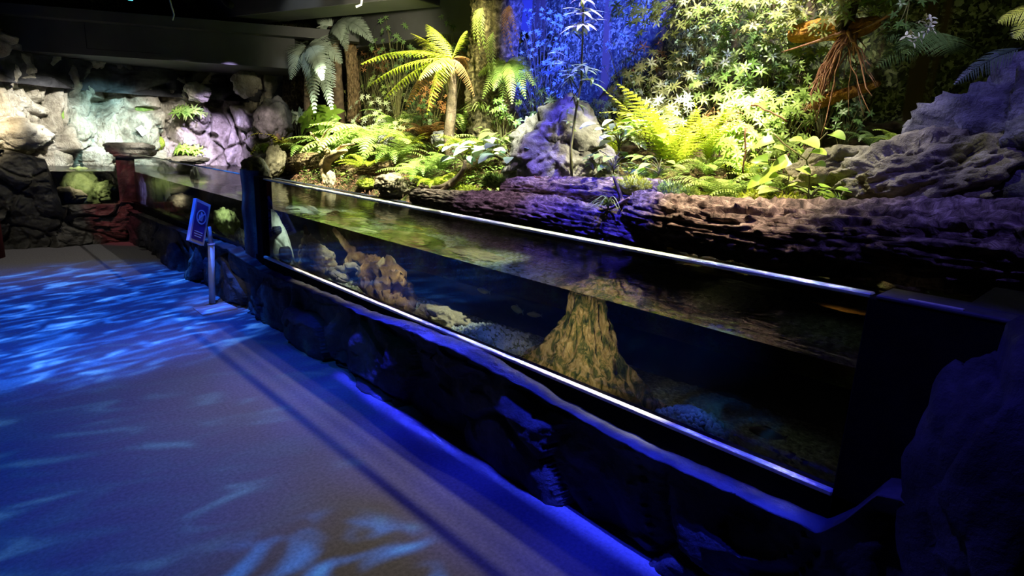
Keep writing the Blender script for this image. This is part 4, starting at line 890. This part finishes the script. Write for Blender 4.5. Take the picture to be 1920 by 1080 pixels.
plate('face', rect(-Wd*.03, 0, Wd*.78, Hd*.86), M['sign_face'], .003, .002, board)
def ring(cx, cy, rx, ry, th):
    m_ = MB(); n = 32; vs = []
    for i in range(n):
        a = 2*PI*i/n
        for k in (1, 1-th/rx):
            p = cc+ux*(cx+rx*k*math.cos(a))+uy*(cy+ry*k*math.sin(a))+un*.0062-V((sx, sy, 0)); vs += [p, p+un*.001]
    m_.add(vs, [(4*i+1, 4*i+3, 4*((i+1) % n)+3, 4*((i+1) % n)+1) for i in range(n)]+[(4*i, 4*i+1, 4*((i+1) % n)+1, 4*((i+1) % n)) for i in range(n)])
    return m_
rr = Wd*.33
ring(0, Hd*.12, rr, rr*1.12, rr*.18).build('ring_symbol', M['sign_mark'], board, False)
plate('slash_symbol', rect(0, Hd*.12, rr*.2, rr*1.9, -.7), M['sign_mark'], .0062, .001, board)
hand = plate('hand_symbol', [(-.4*rr, Hd*.12-.6*rr), (.25*rr, Hd*.12-.6*rr), (.4*rr, Hd*.12+.1*rr), (.3*rr, Hd*.12+.55*rr), (.18*rr, Hd*.12+.5*rr), (.12*rr, Hd*.12+.75*rr), (-.02*rr, Hd*.12+.7*rr), (-.08*rr, Hd*.12+.8*rr), (-.22*rr, Hd*.12+.7*rr), (-.25*rr, Hd*.12+.1*rr), (-.5*rr, Hd*.12+.3*rr), (-.55*rr, Hd*.12+.1*rr)], M['sign_mark'], .0056, .0008, board)
for k in range(3):
    plate('text_line', rect(-Wd*.02, -Hd*(.24+.055*k), Wd*(.55-.1*(k == 2)), Hd*.022), M['sign_mark'], .0056, .001, board)
c0 = oncliff(266, 245, -.06); m_ = MB(); m_.box((-.05, -.005, -.07), (.05, .005, .07)); o = m_.build('paper_card', M['paper'], None, False); o.location = c0; o.rotation_euler = (0, -.6, 0); tag(o, 'small white card stuck at a slant on the pale cliff', 'card')

# ------------------------------------------------------------------ plants
def gz(p): return zt(p.x, p.y) if p.x > ex(p.y) else ZW
def FN(px, py, x, L_, n, m, label, **k):          # fern rooted under the given line of sight
    p = at(px, py, 0, x); p.z = min(p.z, max(gz(p), p.z-.15)); return fern(p, L_, n, M[m], label, **k)
FN(1265, 280, 1.95, .74, 17, 'fern_yel', 'large golden green fern fanning up in the brightest part of the bank', W=.2, e0=72, e1=15)
FN(1330, 262, 2.1, .4, 8, 'fern_yel', 'upright golden fern just right of the largest golden green fern', W=.16, e0=78, e1=40)
FN(1152, 258, 2.5, .5, 8, 'fern_yel', 'upright yellow green fern behind the pointed grey boulder', W=.16, e0=82, e1=50)
FN(1225, 300, 1.75, .3, 9, 'fern', 'small fresh fern tucked between the broad leaves and the golden fern', W=.2)
FN(1352, 340, 1.7, .42, 16, 'fern', 'feathery green fern right above the peeling bark hump of the long log', W=.22)
FN(1400, 358, 1.65, .36, 15, 'fern', 'low feathery fern left of the heart leaved vine', W=.2)
FN(1290, 350, 1.65, .28, 10, 'fern_yel', 'low lime fern right of the yellow moss cushion', W=.2)
FN(1445, 328, 1.9, .44, 14, 'fern', 'soft green fern behind the stems of the heart leaved vine', W=.2)
FN(1500, 355, 1.75, .26, 9, 'fern', 'small fern at the foot of the low pale boulder', W=.2)
FN(1400, 300, 2.2, .4, 10, 'fern_yel', 'lime fern deep in the bright thicket right of the golden ferns', W=.18)
FN(545, 270, 2.05, .85, 14, 'fern_yel', 'large lime fern at the far left of the bank above the stout log', W=.2, e0=60)
FN(575, 282, 1.95, .62, 13, 'fern', 'green fern spilling over the short stout log', W=.2)
FN(520, 290, 1.95, .35, 8, 'fern', 'small fern between the split rock and the stout log', W=.2)
FN(655, 280, 2.0, .85, 17, 'fern', 'wide feathery fern behind the forked driftwood', W=.24)
FN(705, 262, 2.2, .95, 18, 'fern', 'wide feathery fern in the middle of the left bank', W=.24, e0=60)
FN(740, 285, 1.9, .68, 16, 'fern', 'lacy green fern above the slim brown log', W=.24)
FN(690, 302, 1.8, .5, 14, 'fern_yel', 'low lime fern on the slim brown log', W=.24)
FN(765, 262, 2.3, .62, 11, 'fern_yel', 'narrow yellow fern right under the arching tree fern', W=.14, e0=78)
FN(785, 312, 1.65, .46, 16, 'fern', 'bushy fern above the wrinkled tan rock', W=.22)
FN(815, 328, 1.5, .38, 15, 'fern_yel', 'yellow green fern at the start of the lower log', W=.22)
FN(828, 292, 1.8, .5, 14, 'fern', 'green fern left of the pale broad leaved clump', W=.2)
FN(880, 265, 2.0, .52, 14, 'fern_yel', 'pale lime fern before the thick mossy trunk', W=.18)
FN(915, 260, 2.1, .5, 13, 'fern', 'green fern left of the pointed grey boulder', W=.2)
FN(905, 362, 1.42, .16, 9, 'fern_yel', 'tiny lime fern on top of the lower log', W=.2)
FN(800, 240, 2.6, .6, 9, 'fern_brown', 'dry brown fern under the bright tree fern', W=.2)
FN(870, 225, 2.5, .55, 9, 'fern', 'grassy fern between the tree fern trunk and the thick trunk', W=.1, e0=80)
FN(740, 225, 2.7, .6, 9, 'fern', 'shaded fern behind the wide feathery ferns', W=.2)
FN(1195, 240, 2.6, .5, 10, 'fern_yel', 'lime fern behind the broad leaves right of the boulder', W=.17)
FN(1330, 290, 2.0, .35, 9, 'fern', 'drooping fern below the upright golden fern', W=.2, e1=-60)
FN(1640, 235, 2.6, .3, 8, 'fern_dark', 'dim green fern at the crest of the olive boulder', W=.2)
FN(1690, 232, 2.5, .26, 8, 'fern', 'small fresh fern at the notch above the dark boulder', W=.2)

def SH(px, py, x, r, n, m, label, L_=.08, Wf=.03, k=7, kind='lance', **kw):
    if L_ >= .1 and k == 7: L_ *= .48; Wf *= .4; n = int(n*2.8)
    elif k == 6: L_ *= .62; Wf *= .5; n = int(n*2.3)
    x = min(x, 3.42-r)
    p = at(px, py, 0, x); g = gz(p) if x < 3.45 else p.z-.6; g = min(g, p.z-.1); h = p.z+r*.7-g
    return shrub(V((p.x, p.y, g)), h, r, n, M[m], label, leafL=L_, leafW=Wf, k=k, kind=kind, zlo=max(.05, (h-1.6*r)/h), **kw)
def HS(px, py, x, r, n, m, label, L_=.08, Wf=.03, k=7, kind='lance', **kw):   # hanging from above
    L_ *= .62; Wf *= .5; n = int(n*2.4)
    p = at(px, py, 0, x); return shrub(V((p.x, p.y, p.z+r)), 2*r, r*1.3, n, M[m], label, name='hanging_branch', leafL=L_, leafW=Wf, k=k, kind=kind, hang=True, cat='branch', zlo=.1, **kw)
U = dict(name='umbrella_shrub')
SH(1215, 150, 3.0, .36, 34, 'leaf_olive', 'yellow green umbrella leaved shrub at the right edge of the blue glow', .12, .04, **U)
SH(1290, 145, 3.0, .36, 36, 'leaf_olive', 'umbrella leaved shrub, second from the blue glow', .12, .04, **U)
SH(1365, 150, 3.0, .36, 36, 'leaf', 'green umbrella leaved shrub in the middle of the bright thicket', .12, .045, **U)
SH(1440, 135, 3.0, .36, 34, 'leaf', 'umbrella leaved shrub left of the hanging roots', .12, .045, **U)
SH(1245, 205, 2.6, .26, 26, 'leaf_pale', 'pale umbrella leaved shrub right behind the largest golden fern', .10, .035, **U)
SH(1405, 215, 2.5, .27, 30, 'leaf', 'glossy umbrella leaved shrub above the feathery low ferns', .12, .045, **U)
SH(1475, 200, 2.6, .24, 26, 'leaf', 'umbrella leaved shrub at the tips of the hanging roots', .11, .04, **U)
SH(1380, 262, 2.2, .18, 18, 'leaf_bright', 'bright star leaved plant in front of the umbrella leaved shrubs', .11, .045, **U)
SH(1455, 285, 2.0, .15, 12, 'leaf', 'fresh green star leaved plant under the heart leaved vine', .10, .042, **U)
SH(1345, 215, 2.5, .2, 18, 'leaf_rust', 'reddish brown twiggy shrub among the bright thicket', .06, .015, k=5)
SH(1560, 130, 3.0, .26, 26, 'leaf', 'small leaved shrub behind the hanging roots', .07, .03, k=6)
SH(1500, 110, 3.1, .24, 26, 'leaf', 'leafy shrub below the orange mossy branch', .08, .035, k=6)
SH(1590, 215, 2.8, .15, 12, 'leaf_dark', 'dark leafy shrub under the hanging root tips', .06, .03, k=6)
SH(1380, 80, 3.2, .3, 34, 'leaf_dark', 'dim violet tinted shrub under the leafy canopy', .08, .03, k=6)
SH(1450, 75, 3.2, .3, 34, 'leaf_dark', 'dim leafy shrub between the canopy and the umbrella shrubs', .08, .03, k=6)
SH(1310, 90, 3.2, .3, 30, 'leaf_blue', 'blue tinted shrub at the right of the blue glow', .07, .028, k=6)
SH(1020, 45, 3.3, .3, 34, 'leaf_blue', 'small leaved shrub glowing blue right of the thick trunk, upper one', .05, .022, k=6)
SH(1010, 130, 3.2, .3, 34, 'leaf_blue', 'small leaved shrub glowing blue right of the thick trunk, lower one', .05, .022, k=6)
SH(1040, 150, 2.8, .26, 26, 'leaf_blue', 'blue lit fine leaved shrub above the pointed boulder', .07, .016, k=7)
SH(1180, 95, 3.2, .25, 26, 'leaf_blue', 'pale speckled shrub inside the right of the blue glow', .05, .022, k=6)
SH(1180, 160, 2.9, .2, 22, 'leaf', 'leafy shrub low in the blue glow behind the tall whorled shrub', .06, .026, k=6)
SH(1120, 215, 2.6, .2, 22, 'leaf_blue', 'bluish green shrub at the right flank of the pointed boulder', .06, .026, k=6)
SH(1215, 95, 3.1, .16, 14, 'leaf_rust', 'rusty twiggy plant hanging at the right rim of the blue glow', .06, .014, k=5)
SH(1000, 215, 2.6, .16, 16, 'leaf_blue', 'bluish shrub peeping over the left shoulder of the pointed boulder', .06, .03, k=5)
for i, (px, py, t_) in enumerate([(1215, 10, 'leftmost, at the blue glow'), (1290, 20, 'second from the blue glow'), (1365, 12, 'with orange tinted leaves'), (1440, 22, 'above the middle thicket'), (1510, 15, 'above the orange mossy branch'), (1570, 12, 'around the dark mossy stem'), (1640, 8, 'rightmost, fading into the dark')]):
    HS(px, py, 2.9, .26, 34, 'leaf_olive' if i % 2 else 'leaf', 'leafy branch hanging in from the top edge, '+t_, .09, .036, k=6)
HS(1700, 30, 2.6, .12, 6, 'leaf_dark', 'sparse dark twig hanging right of the leafy canopy', .06, .03, k=5)
for (px, py, x, l_) in ((1733, 40, 2.3, 'pale violet leaves dangling in the dark above the shaded fern'), (1745, 55, 2.35, 'single violet white leaf hanging below the pale violet leaves'), (1705, 70, 2.4, 'lone pale leaf at the tip of the shaded fern')):
    HS(px, py, x, .04, 2, 'leaf_white', l_, .06, .028, k=3, kind='ovate')
SH(600, 225, 2.2, .26, 20, 'leaf_bright', 'vivid green broad leaved bush at the foot of the silvery tree fern', .16, .1, k=5, kind='ovate')
SH(560, 218, 2.3, .12, 8, 'leaf_pale', 'small pale bluish bush left of the vivid green bush', .12, .06, k=5, kind='ovate')
SH(640, 250, 2.2, .3, 26, 'leaf', 'leafy green bush behind the forked driftwood', .09, .05, k=5, kind='ovate')
SH(700, 200, 2.8, .35, 30, 'leaf_pale', 'pale speckled shrub left below the bright tree fern', .07, .03, k=6)
SH(725, 170, 3.1, .35, 30, 'leaf', 'yellowish shrub behind the left fronds of the bright tree fern', .07, .03, k=6)
SH(750, 240, 2.5, .25, 24, 'leaf_olive', 'olive shrub among the ferns under the bright tree fern', .06, .026, k=6)
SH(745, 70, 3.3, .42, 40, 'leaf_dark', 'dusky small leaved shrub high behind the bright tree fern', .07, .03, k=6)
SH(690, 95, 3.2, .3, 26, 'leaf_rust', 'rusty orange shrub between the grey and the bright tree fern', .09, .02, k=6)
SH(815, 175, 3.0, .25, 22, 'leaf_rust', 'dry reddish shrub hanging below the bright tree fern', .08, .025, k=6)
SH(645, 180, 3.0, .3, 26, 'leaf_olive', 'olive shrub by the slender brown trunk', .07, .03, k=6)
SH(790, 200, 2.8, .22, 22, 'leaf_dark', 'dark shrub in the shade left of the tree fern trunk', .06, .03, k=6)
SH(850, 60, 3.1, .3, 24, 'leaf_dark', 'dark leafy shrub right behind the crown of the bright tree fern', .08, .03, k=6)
SH(945, 200, 2.4, .18, 18, 'leaf', 'leafy shrub at the foot of the thick mossy trunk', .06, .03, k=6)
SH(340, 208, 1, .0001, 1, 'leaf', 'x')if 0 else None
def tuft(p, n, L_, m, label, name='grass_tuft', cat='grass', W=.008, spread=1, out=None):
    root = empty(name, p, label, cat); 
    for i in range(n):
        a = random.uniform(0, 2*PI) if out is None else out+random.gauss(0, .9); l = L_*random.uniform(.6, 1.1); e = random.uniform(.5, 1.3)
        d = V((math.cos(a), math.sin(a), 0)); m_ = MB(); vs = []; S = V((-d.y, d.x, 0))
        for k in range(9):
            t = k/8; c_ = d*(l*spread*(.15*t+.75*t*t)*.8)+V((0, 0, l*e*(t-.95*t*t)*1.1)); w_ = W*(1-t)**.6+.0004; vs += [c_-S*w_, c_+S*w_]
        m_.add(vs, [(2*k, 2*k+1, 2*k+3, 2*k+2) for k in range(8)]); m_.build('blade', m, root)
    return root
tuft(at(1140, 392, 0, 1.22), 30, .24, M['grass'], 'striped grass tuft hanging over the junction of the logs', out=PI*.9, W=.006)
tuft(at(925, 352, 0, 1.5), 16, .2, M['grass'], 'small grass tuft left of the blunt log')
tuft(at(1300, 375, 0, 1.5), 22, .14, M['grass'], 'short grass tuft behind the long thick log')
tuft(at(900, 215, 0, 2.5), 30, .4, M['grass'], 'tall grassy tuft at the foot of the thick trunk')
tuft(at(840, 262, 0, 2.1), 22, .26, M['grass'], 'grass tuft right of the tree fern trunk foot')
tuft(at(1195, 330, 0, 1.75), 18, .18, M['grass'], 'grass tuft under the broad leaves')
# moss cushions
def cushion(px, py, x, s_, m, label, seed):
    p = at(px, py, 0, x); root = empty('moss_cushion', p, label, 'moss'); vs, fs = ico(4); m_ = MB(); sd = V((seed, 0, 0))
    m_.add([V((n.x*s_[0], n.y*s_[1], n.z*s_[2]))*(1+.3*fbm(n*2+sd, 5)) for n in vs], fs); m_.build('cushion', M[m], root)
    t_ = MB()
    for i in range(420):
        n = random.choice(vs); 
        if n.z < -.2: continue
        b = V((n.x*s_[0], n.y*s_[1], n.z*s_[2])); d = (n+V([random.uniform(-.7, .7) for _ in range(3)])+V((0, 0, .4))).normalized()
        leafgeo(t_, b, d, n, .035, .009, 'lance', seg=2)
    t_.build('moss_shoots', M['fern_yel'] if m == 'moss' else M['fern'], root)
cushion(1188, 352, 1.42, (.06, .14, .06), 'moss', 'bright yellow moss cushion on the log junction', 1)
cushion(690, 347, 1.55, (.08, .16, .05), 'moss', 'yellow moss cushion at the water edge below the slim log', 2)
cushion(880, 360, 1.42, (.06, .15, .04), 'moss', 'orange yellow moss on the lower log', 3)
cushion(925, 340, 1.5, (.07, .12, .05), 'moss_dark', 'soft green moss cushion left of the blunt log end', 4)
cushion(1255, 362, 1.5, (.06, .2, .06), 'moss_dark', 'green moss cushion behind the hump of the long log', 5)
cushion(1450, 378, 1.5, (.07, .2, .05), 'moss', 'olive moss pad between the vine and the long log', 6)
cushion(1580, 388, 1.55, (.06, .16, .05), 'moss_dark', 'dark green moss pad left of the log stub', 7)
cushion(120, 212, 0, (.1, .1, .1), 'moss_dark', 'x', 8) if 0 else None
for (px, py, y, s_, m, l_, sd) in ((116, 218, 10.2, (.08, .04, .15), 'moss_dark', 'olive moss patch in a cleft of the brown cliff', 8), (300, 268, 10.9, (.07, .06, .1), 'moss', 'lime moss clump on the cliff foot left of the bigger clump', 9), (272, 205, 10.9, (.16, .06, .06), 'moss_dark', 'dark moss ledge in the middle of the cliff', 10)):
    p = oncliff(px, py, .02); r_ = empty('moss_cushion', p, l_, 'moss'); m_ = MB(); vs, fs = ico(4); m_.add([V((n.x*s_[0], n.y*s_[1], n.z*s_[2]))*(1+.3*fbm(n*2+V((sd, 0, 0)), 5)) for n in vs], fs); m_.build('cushion', M[m], r_)
shrub(oncliff(350, 290, -.1), .14, .22, 40, M['leaf_bright'], 'lime green clump of leaves on the cliff foot above the pool', name='rock_plant', leafL=.09, leafW=.03, k=6, cat='plant')
shrub(oncliff(350, 217, -.05), .12, .3, 40, M['leaf'], 'green fern clump on the ledge in the middle of the cliff', name='rock_plant', leafL=.12, leafW=.025, k=7, cat='plant')
shrub(at(492, 285, 1, 9.0), .1, .1, 10, M['leaf_bright'], 'small yellow green plant on the rocks by the pool', name='rock_plant', leafL=.06, leafW=.03, k=5, cat='plant')

# broad leaved plants with single leaves
def broad(px, py, x, n, Lr, m, label, kind='ovate', sp=.22, h=.2, wr_=.7, name='broad_leaved_plant', bias=None, cat='plant'):
    p = at(px, py, 0, x); root = empty(name, p, label, cat)
    for i in range(n):
        a = random.uniform(0, 2*PI) if bias is None else bias+random.gauss(0, 1.1); rr_ = sp*random.uniform(.25, 1); q = V((math.cos(a)*rr_, math.sin(a)*rr_, h*random.uniform(.3, 1)))
        l = Lr*random.uniform(.7, 1.15); d = V((math.cos(a), math.sin(a), random.uniform(-.25, .2)))
        m_ = MB(); leafgeo(m_, q, d, V((-.25, -.1, 1)), l, l*wr_, kind, .15, .35, 8); m_.build('leaf', m, root)
        m_ = MB(); m_.tube([bez(V(), V((0, 0, q.z*.8)), q, t/5) for t in range(6)], .003, 5); m_.build('stalk', M['stem'], root)
    return root
broad(905, 300, 1.75, 16, .15, M['leaf_pale'], 'pale green broad leaved clump left of the pointed boulder', sp=.24, h=.22)
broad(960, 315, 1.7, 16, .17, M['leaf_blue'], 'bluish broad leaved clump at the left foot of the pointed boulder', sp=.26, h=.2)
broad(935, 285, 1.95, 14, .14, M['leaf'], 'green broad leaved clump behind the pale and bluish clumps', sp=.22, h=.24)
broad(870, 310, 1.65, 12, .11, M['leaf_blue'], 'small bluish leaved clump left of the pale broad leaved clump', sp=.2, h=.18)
broad(1160, 285, 1.8, 20, .13, M['leaf_pale'], 'white green broad leaved clump right of the pointed boulder', sp=.24, h=.24)
broad(1210, 275, 1.85, 20, .13, M['leaf_bright'], 'lime broad leaved clump before the largest golden fern', sp=.24, h=.22)
broad(1150, 325, 1.6, 14, .1, M['leaf'], 'green broad leaved clump behind the grass tuft on the logs', sp=.18, h=.16)
broad(1235, 330, 1.65, 14, .09, M['leaf_bright'], 'lime small leaved clump behind the yellow moss cushion', sp=.18, h=.14)
broad(1112, 320, 1.6, 7, .06, M['leaf_bright'], 'little lime seedling at the right foot of the pointed boulder', sp=.06, h=.1)
broad(1520, 375, 1.5, 10, .1, M['leaf_bright'], 'bright low leafy plant at the foot of the vine', kind='heart', sp=.16, h=.08, wr_=.8)
broad(1475, 370, 1.5, 8, .09, M['leaf'], 'low green leafy plant left of the vine foot', sp=.14, h=.07)
broad(660, 335, 1.65, 8, .07, M['leaf_bright'], 'small bright plant on the water edge right of the driftwood', sp=.12, h=.1)
# heart leaved vine
p0 = at(1515, 378, 0, 1.5); vn = empty('heart_leaved_vine', p0, 'vine with big heart shaped leaves climbing before the right boulders', 'vine')
def vine(pts, x):
    P_ = [at(a, b, 0, x)-p0 for a, b in pts]; m_ = MB(); n = 12
    pp = [P_[min(int(i/n*(len(P_)-1)), len(P_)-2)].lerp(P_[min(int(i/n*(len(P_)-1)), len(P_)-2)+1], i/n*(len(P_)-1)-min(int(i/n*(len(P_)-1)), len(P_)-2)) for i in range(n+1)]
    m_.tube(pp, .004, 6); m_.build('stem', M['stem'], vn)
vine([(1515, 378), (1518, 330), (1512, 300), (1470, 270), (1450, 250)], 1.5)
vine([(1470, 372), (1480, 330), (1462, 300), (1420, 300)], 1.52)
vine([(1512, 300), (1535, 265), (1552, 248)], 1.5)
vine([(1480, 330), (1455, 322), (1430, 335)], 1.5)
for (px, py, dx, dy, l) in ((1450, 262, -38, 8, .12), (1498, 268, -10, 10, .0), (1512, 262, 22, 6, .12), (1505, 262, -24, -4, .08), (1553, 242, -4, -6, .05), (1560, 250, 32, 4, .10), (1500, 280, 6, 3, .06), (1480, 300, -40, 16, .13), (1520, 285, 30, -6, .12), (1440, 300, -36, -2, .1), (1455, 322, -40, 20, .12), (1428, 335, -30, 14, .1), (1530, 308, 22, -4, .08), (1523, 330, 10, -4, .05), (1470, 280, -18, -10, .07), (1500, 315, 30, 8, .09), (1450, 345, -30, 12, .1)):
    if l == 0: continue
    b = at(px, py, 0, 1.48)-p0; t = at(px+dx, py+dy, 0, 1.42)-p0; m_ = MB(); l *= .9; leafgeo(m_, b, (t-b), V((-.6+random.uniform(-.2, .2), -.3+random.uniform(-.2, .2), .75)), l, l*.8, 'heart', .2, .3, 9); m_.build('leaf', M['leaf_bright'], vn)
# tall whorled shrub
p0 = at(1072, 325, 0, 1.62); ts = empty('tall_whorled_shrub', p0, 'tall slender shrub with whorls of narrow leaves before the blue glow', 'shrub')
P_ = [at(a, b, 0, 1.62)-p0 for a, b in ((1072, 330), (1070, 280), (1078, 220), (1090, 150), (1092, 80), (1094, 5), (1096, -20))]
m_ = MB(); m_.tube(P_, [.012, .010, .009, .008, .007, .006, .004], 8); m_.build('stem', M['stem'], ts)
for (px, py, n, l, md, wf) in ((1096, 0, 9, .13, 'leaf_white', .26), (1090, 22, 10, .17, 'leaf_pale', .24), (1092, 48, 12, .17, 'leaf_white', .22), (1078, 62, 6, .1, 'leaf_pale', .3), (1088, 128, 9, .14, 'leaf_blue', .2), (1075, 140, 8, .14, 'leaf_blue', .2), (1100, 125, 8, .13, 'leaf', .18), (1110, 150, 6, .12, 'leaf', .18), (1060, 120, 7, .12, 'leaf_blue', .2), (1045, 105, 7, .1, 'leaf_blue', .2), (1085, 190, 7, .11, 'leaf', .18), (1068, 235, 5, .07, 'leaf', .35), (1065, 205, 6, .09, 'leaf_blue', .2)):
    c = at(px, py, 0, 1.62)-p0; ph = random.random()*6
    for j in range(n):
        a = ph+2*PI*j/n; d = V((math.cos(a), math.sin(a), random.uniform(-.25, .45))); m_ = MB(); leafgeo(m_, c+V((0, 0, random.uniform(-.03, .03))), d, V((-.3, -.2, 1)), l*random.uniform(.8, 1.1), l*wf, 'lance', .15, .3, 6); m_.build('leaf', M[md], ts)
for (a, b) in (((1090, 150), (1110, 150)), ((1085, 170), (1050, 110)), ((1080, 200), (1062, 120)), ((1090, 75), (1078, 62)), ((1070, 190), (1100, 145))):
    m_ = MB(); A_ = at(*a, 0, 1.62)-p0; B_ = at(*b, 0, 1.62)-p0; m_.tube([A_.lerp(B_, t/4) for t in range(5)], .004, 5); m_.build('twig', M['stem'], ts)
m_ = MB(); c = at(1092, 6, 0, 1.6)-p0; vs, fs = ico(2); m_.add([c+V((n.x*.016, n.y*.016, n.z*.026)) for n in vs], fs); m_.build('bud', M['fern_yel'], ts)
# bare stems
for (a, b, x, l_) in (((1455, 400), (1478, 285), 1.9, 'thin bare upright twig in the thicket left of the vine'), ((1395, 330), (1397, 240), 2.0, 'thin bare twig rising from the feathery ferns'), ((1410, 195), (1475, 225), 2.3, 'bare slanting stick across the umbrella leaved shrubs'), ((1000, 330), (1040, 345), 1.5, 'dry stick lying before the pointed boulder')):
    m_ = MB(); A_ = at(*a, 0, x); B_ = at(*b, 0, x); m_.tube([A_.lerp(B_, t/6)+V([random.gauss(0, .006) for _ in range(3)]) for t in range(7)], .006, 6); tag(m_.build('twig', M['stem_red']), l_, 'twig')
# ground cover
m_ = MB(); random.seed(99)
for i in range(9000):
    y = random.uniform(.4, 9.6) if random.random() < .5 else random.uniform(1, 5.5); x = ex(y)+.1+abs(random.gauss(0, .55))
    if x > 3.4: continue
    if y < 1.2 : continue
    den = noise.noise(V((x*1.8, y*1.8, 3)))
    if den < -.18: continue
    z = zt(x, y); a = random.uniform(0, 6.28); l = random.uniform(.02, .055)
    leafgeo(m_, V((x, y, z+random.uniform(0, .07))), V((math.cos(a), math.sin(a), random.uniform(-.2, .8))), V((-.3, 0, 1)), l, l*random.choice([.25, .5, .6]), 'ovate', seg=3)
tag(m_.build('ground_cover', M['leaf']), 'small creeping leaves carpeting the bank between the ferns', 'ground cover', kind='stuff')
m_ = MB()
for i in range(2600):
    y = random.uniform(1.2, 9.4); x = ex(y)+.03+abs(random.gauss(0, .4)); a = random.uniform(0, 6.28); l = random.uniform(.03, .08)
    if x > 3.4: continue
    m_.tube([V((x, y, zt(x, y)+.012)), V((x+math.cos(a)*l*.5, y+math.sin(a)*l*.5, zt(x, y)+random.uniform(.015, .05))), V((x+math.cos(a)*l, y+math.sin(a)*l, zt(x, y)+.012))], .0025, 3)
tag(m_.build('leaf_litter', M['root']), 'brown twigs and dry litter strewn over the bank', 'leaf litter', kind='stuff')

for k_, (org, tips, lab) in enumerate(((at(905, 15, 0, 2.35), [(900, 100, 0, .1), (915, 115, 0, .1), (890, 80, 0, .12)], 'olive fronds hanging down the left of the thick mossy trunk'),
        (at(955, 10, 0, 2.35), [(948, 90, 0, .1), (962, 105, 0, .1), (975, 80, 0, .12)], 'pale brown fronds hanging down the right of the thick mossy trunk'),
        (at(925, 60, 0, 2.35), [(920, 150, 0, .1), (935, 160, 0, .1)], 'dim fronds hanging on the middle of the thick mossy trunk'))):
    root = empty('hanging_fern', org, lab, 'fern')
    for (px, py, dx, arch) in tips:
        tip = at(px, py, 0, 2.3+dx); c = (org+tip)/2+V((-.1, 0, arch)); m_ = MB()
        frondgeo(m_, [bez(org, c, tip, t/10)-org for t in range(11)], .07, 15, up=V((-.75, -.6, .3)), droop=.3, teeth=2, sweep=.9, narrow=.2); m_.build('frond', M['fern'] if k_ != 1 else M['fern_brown'], root)
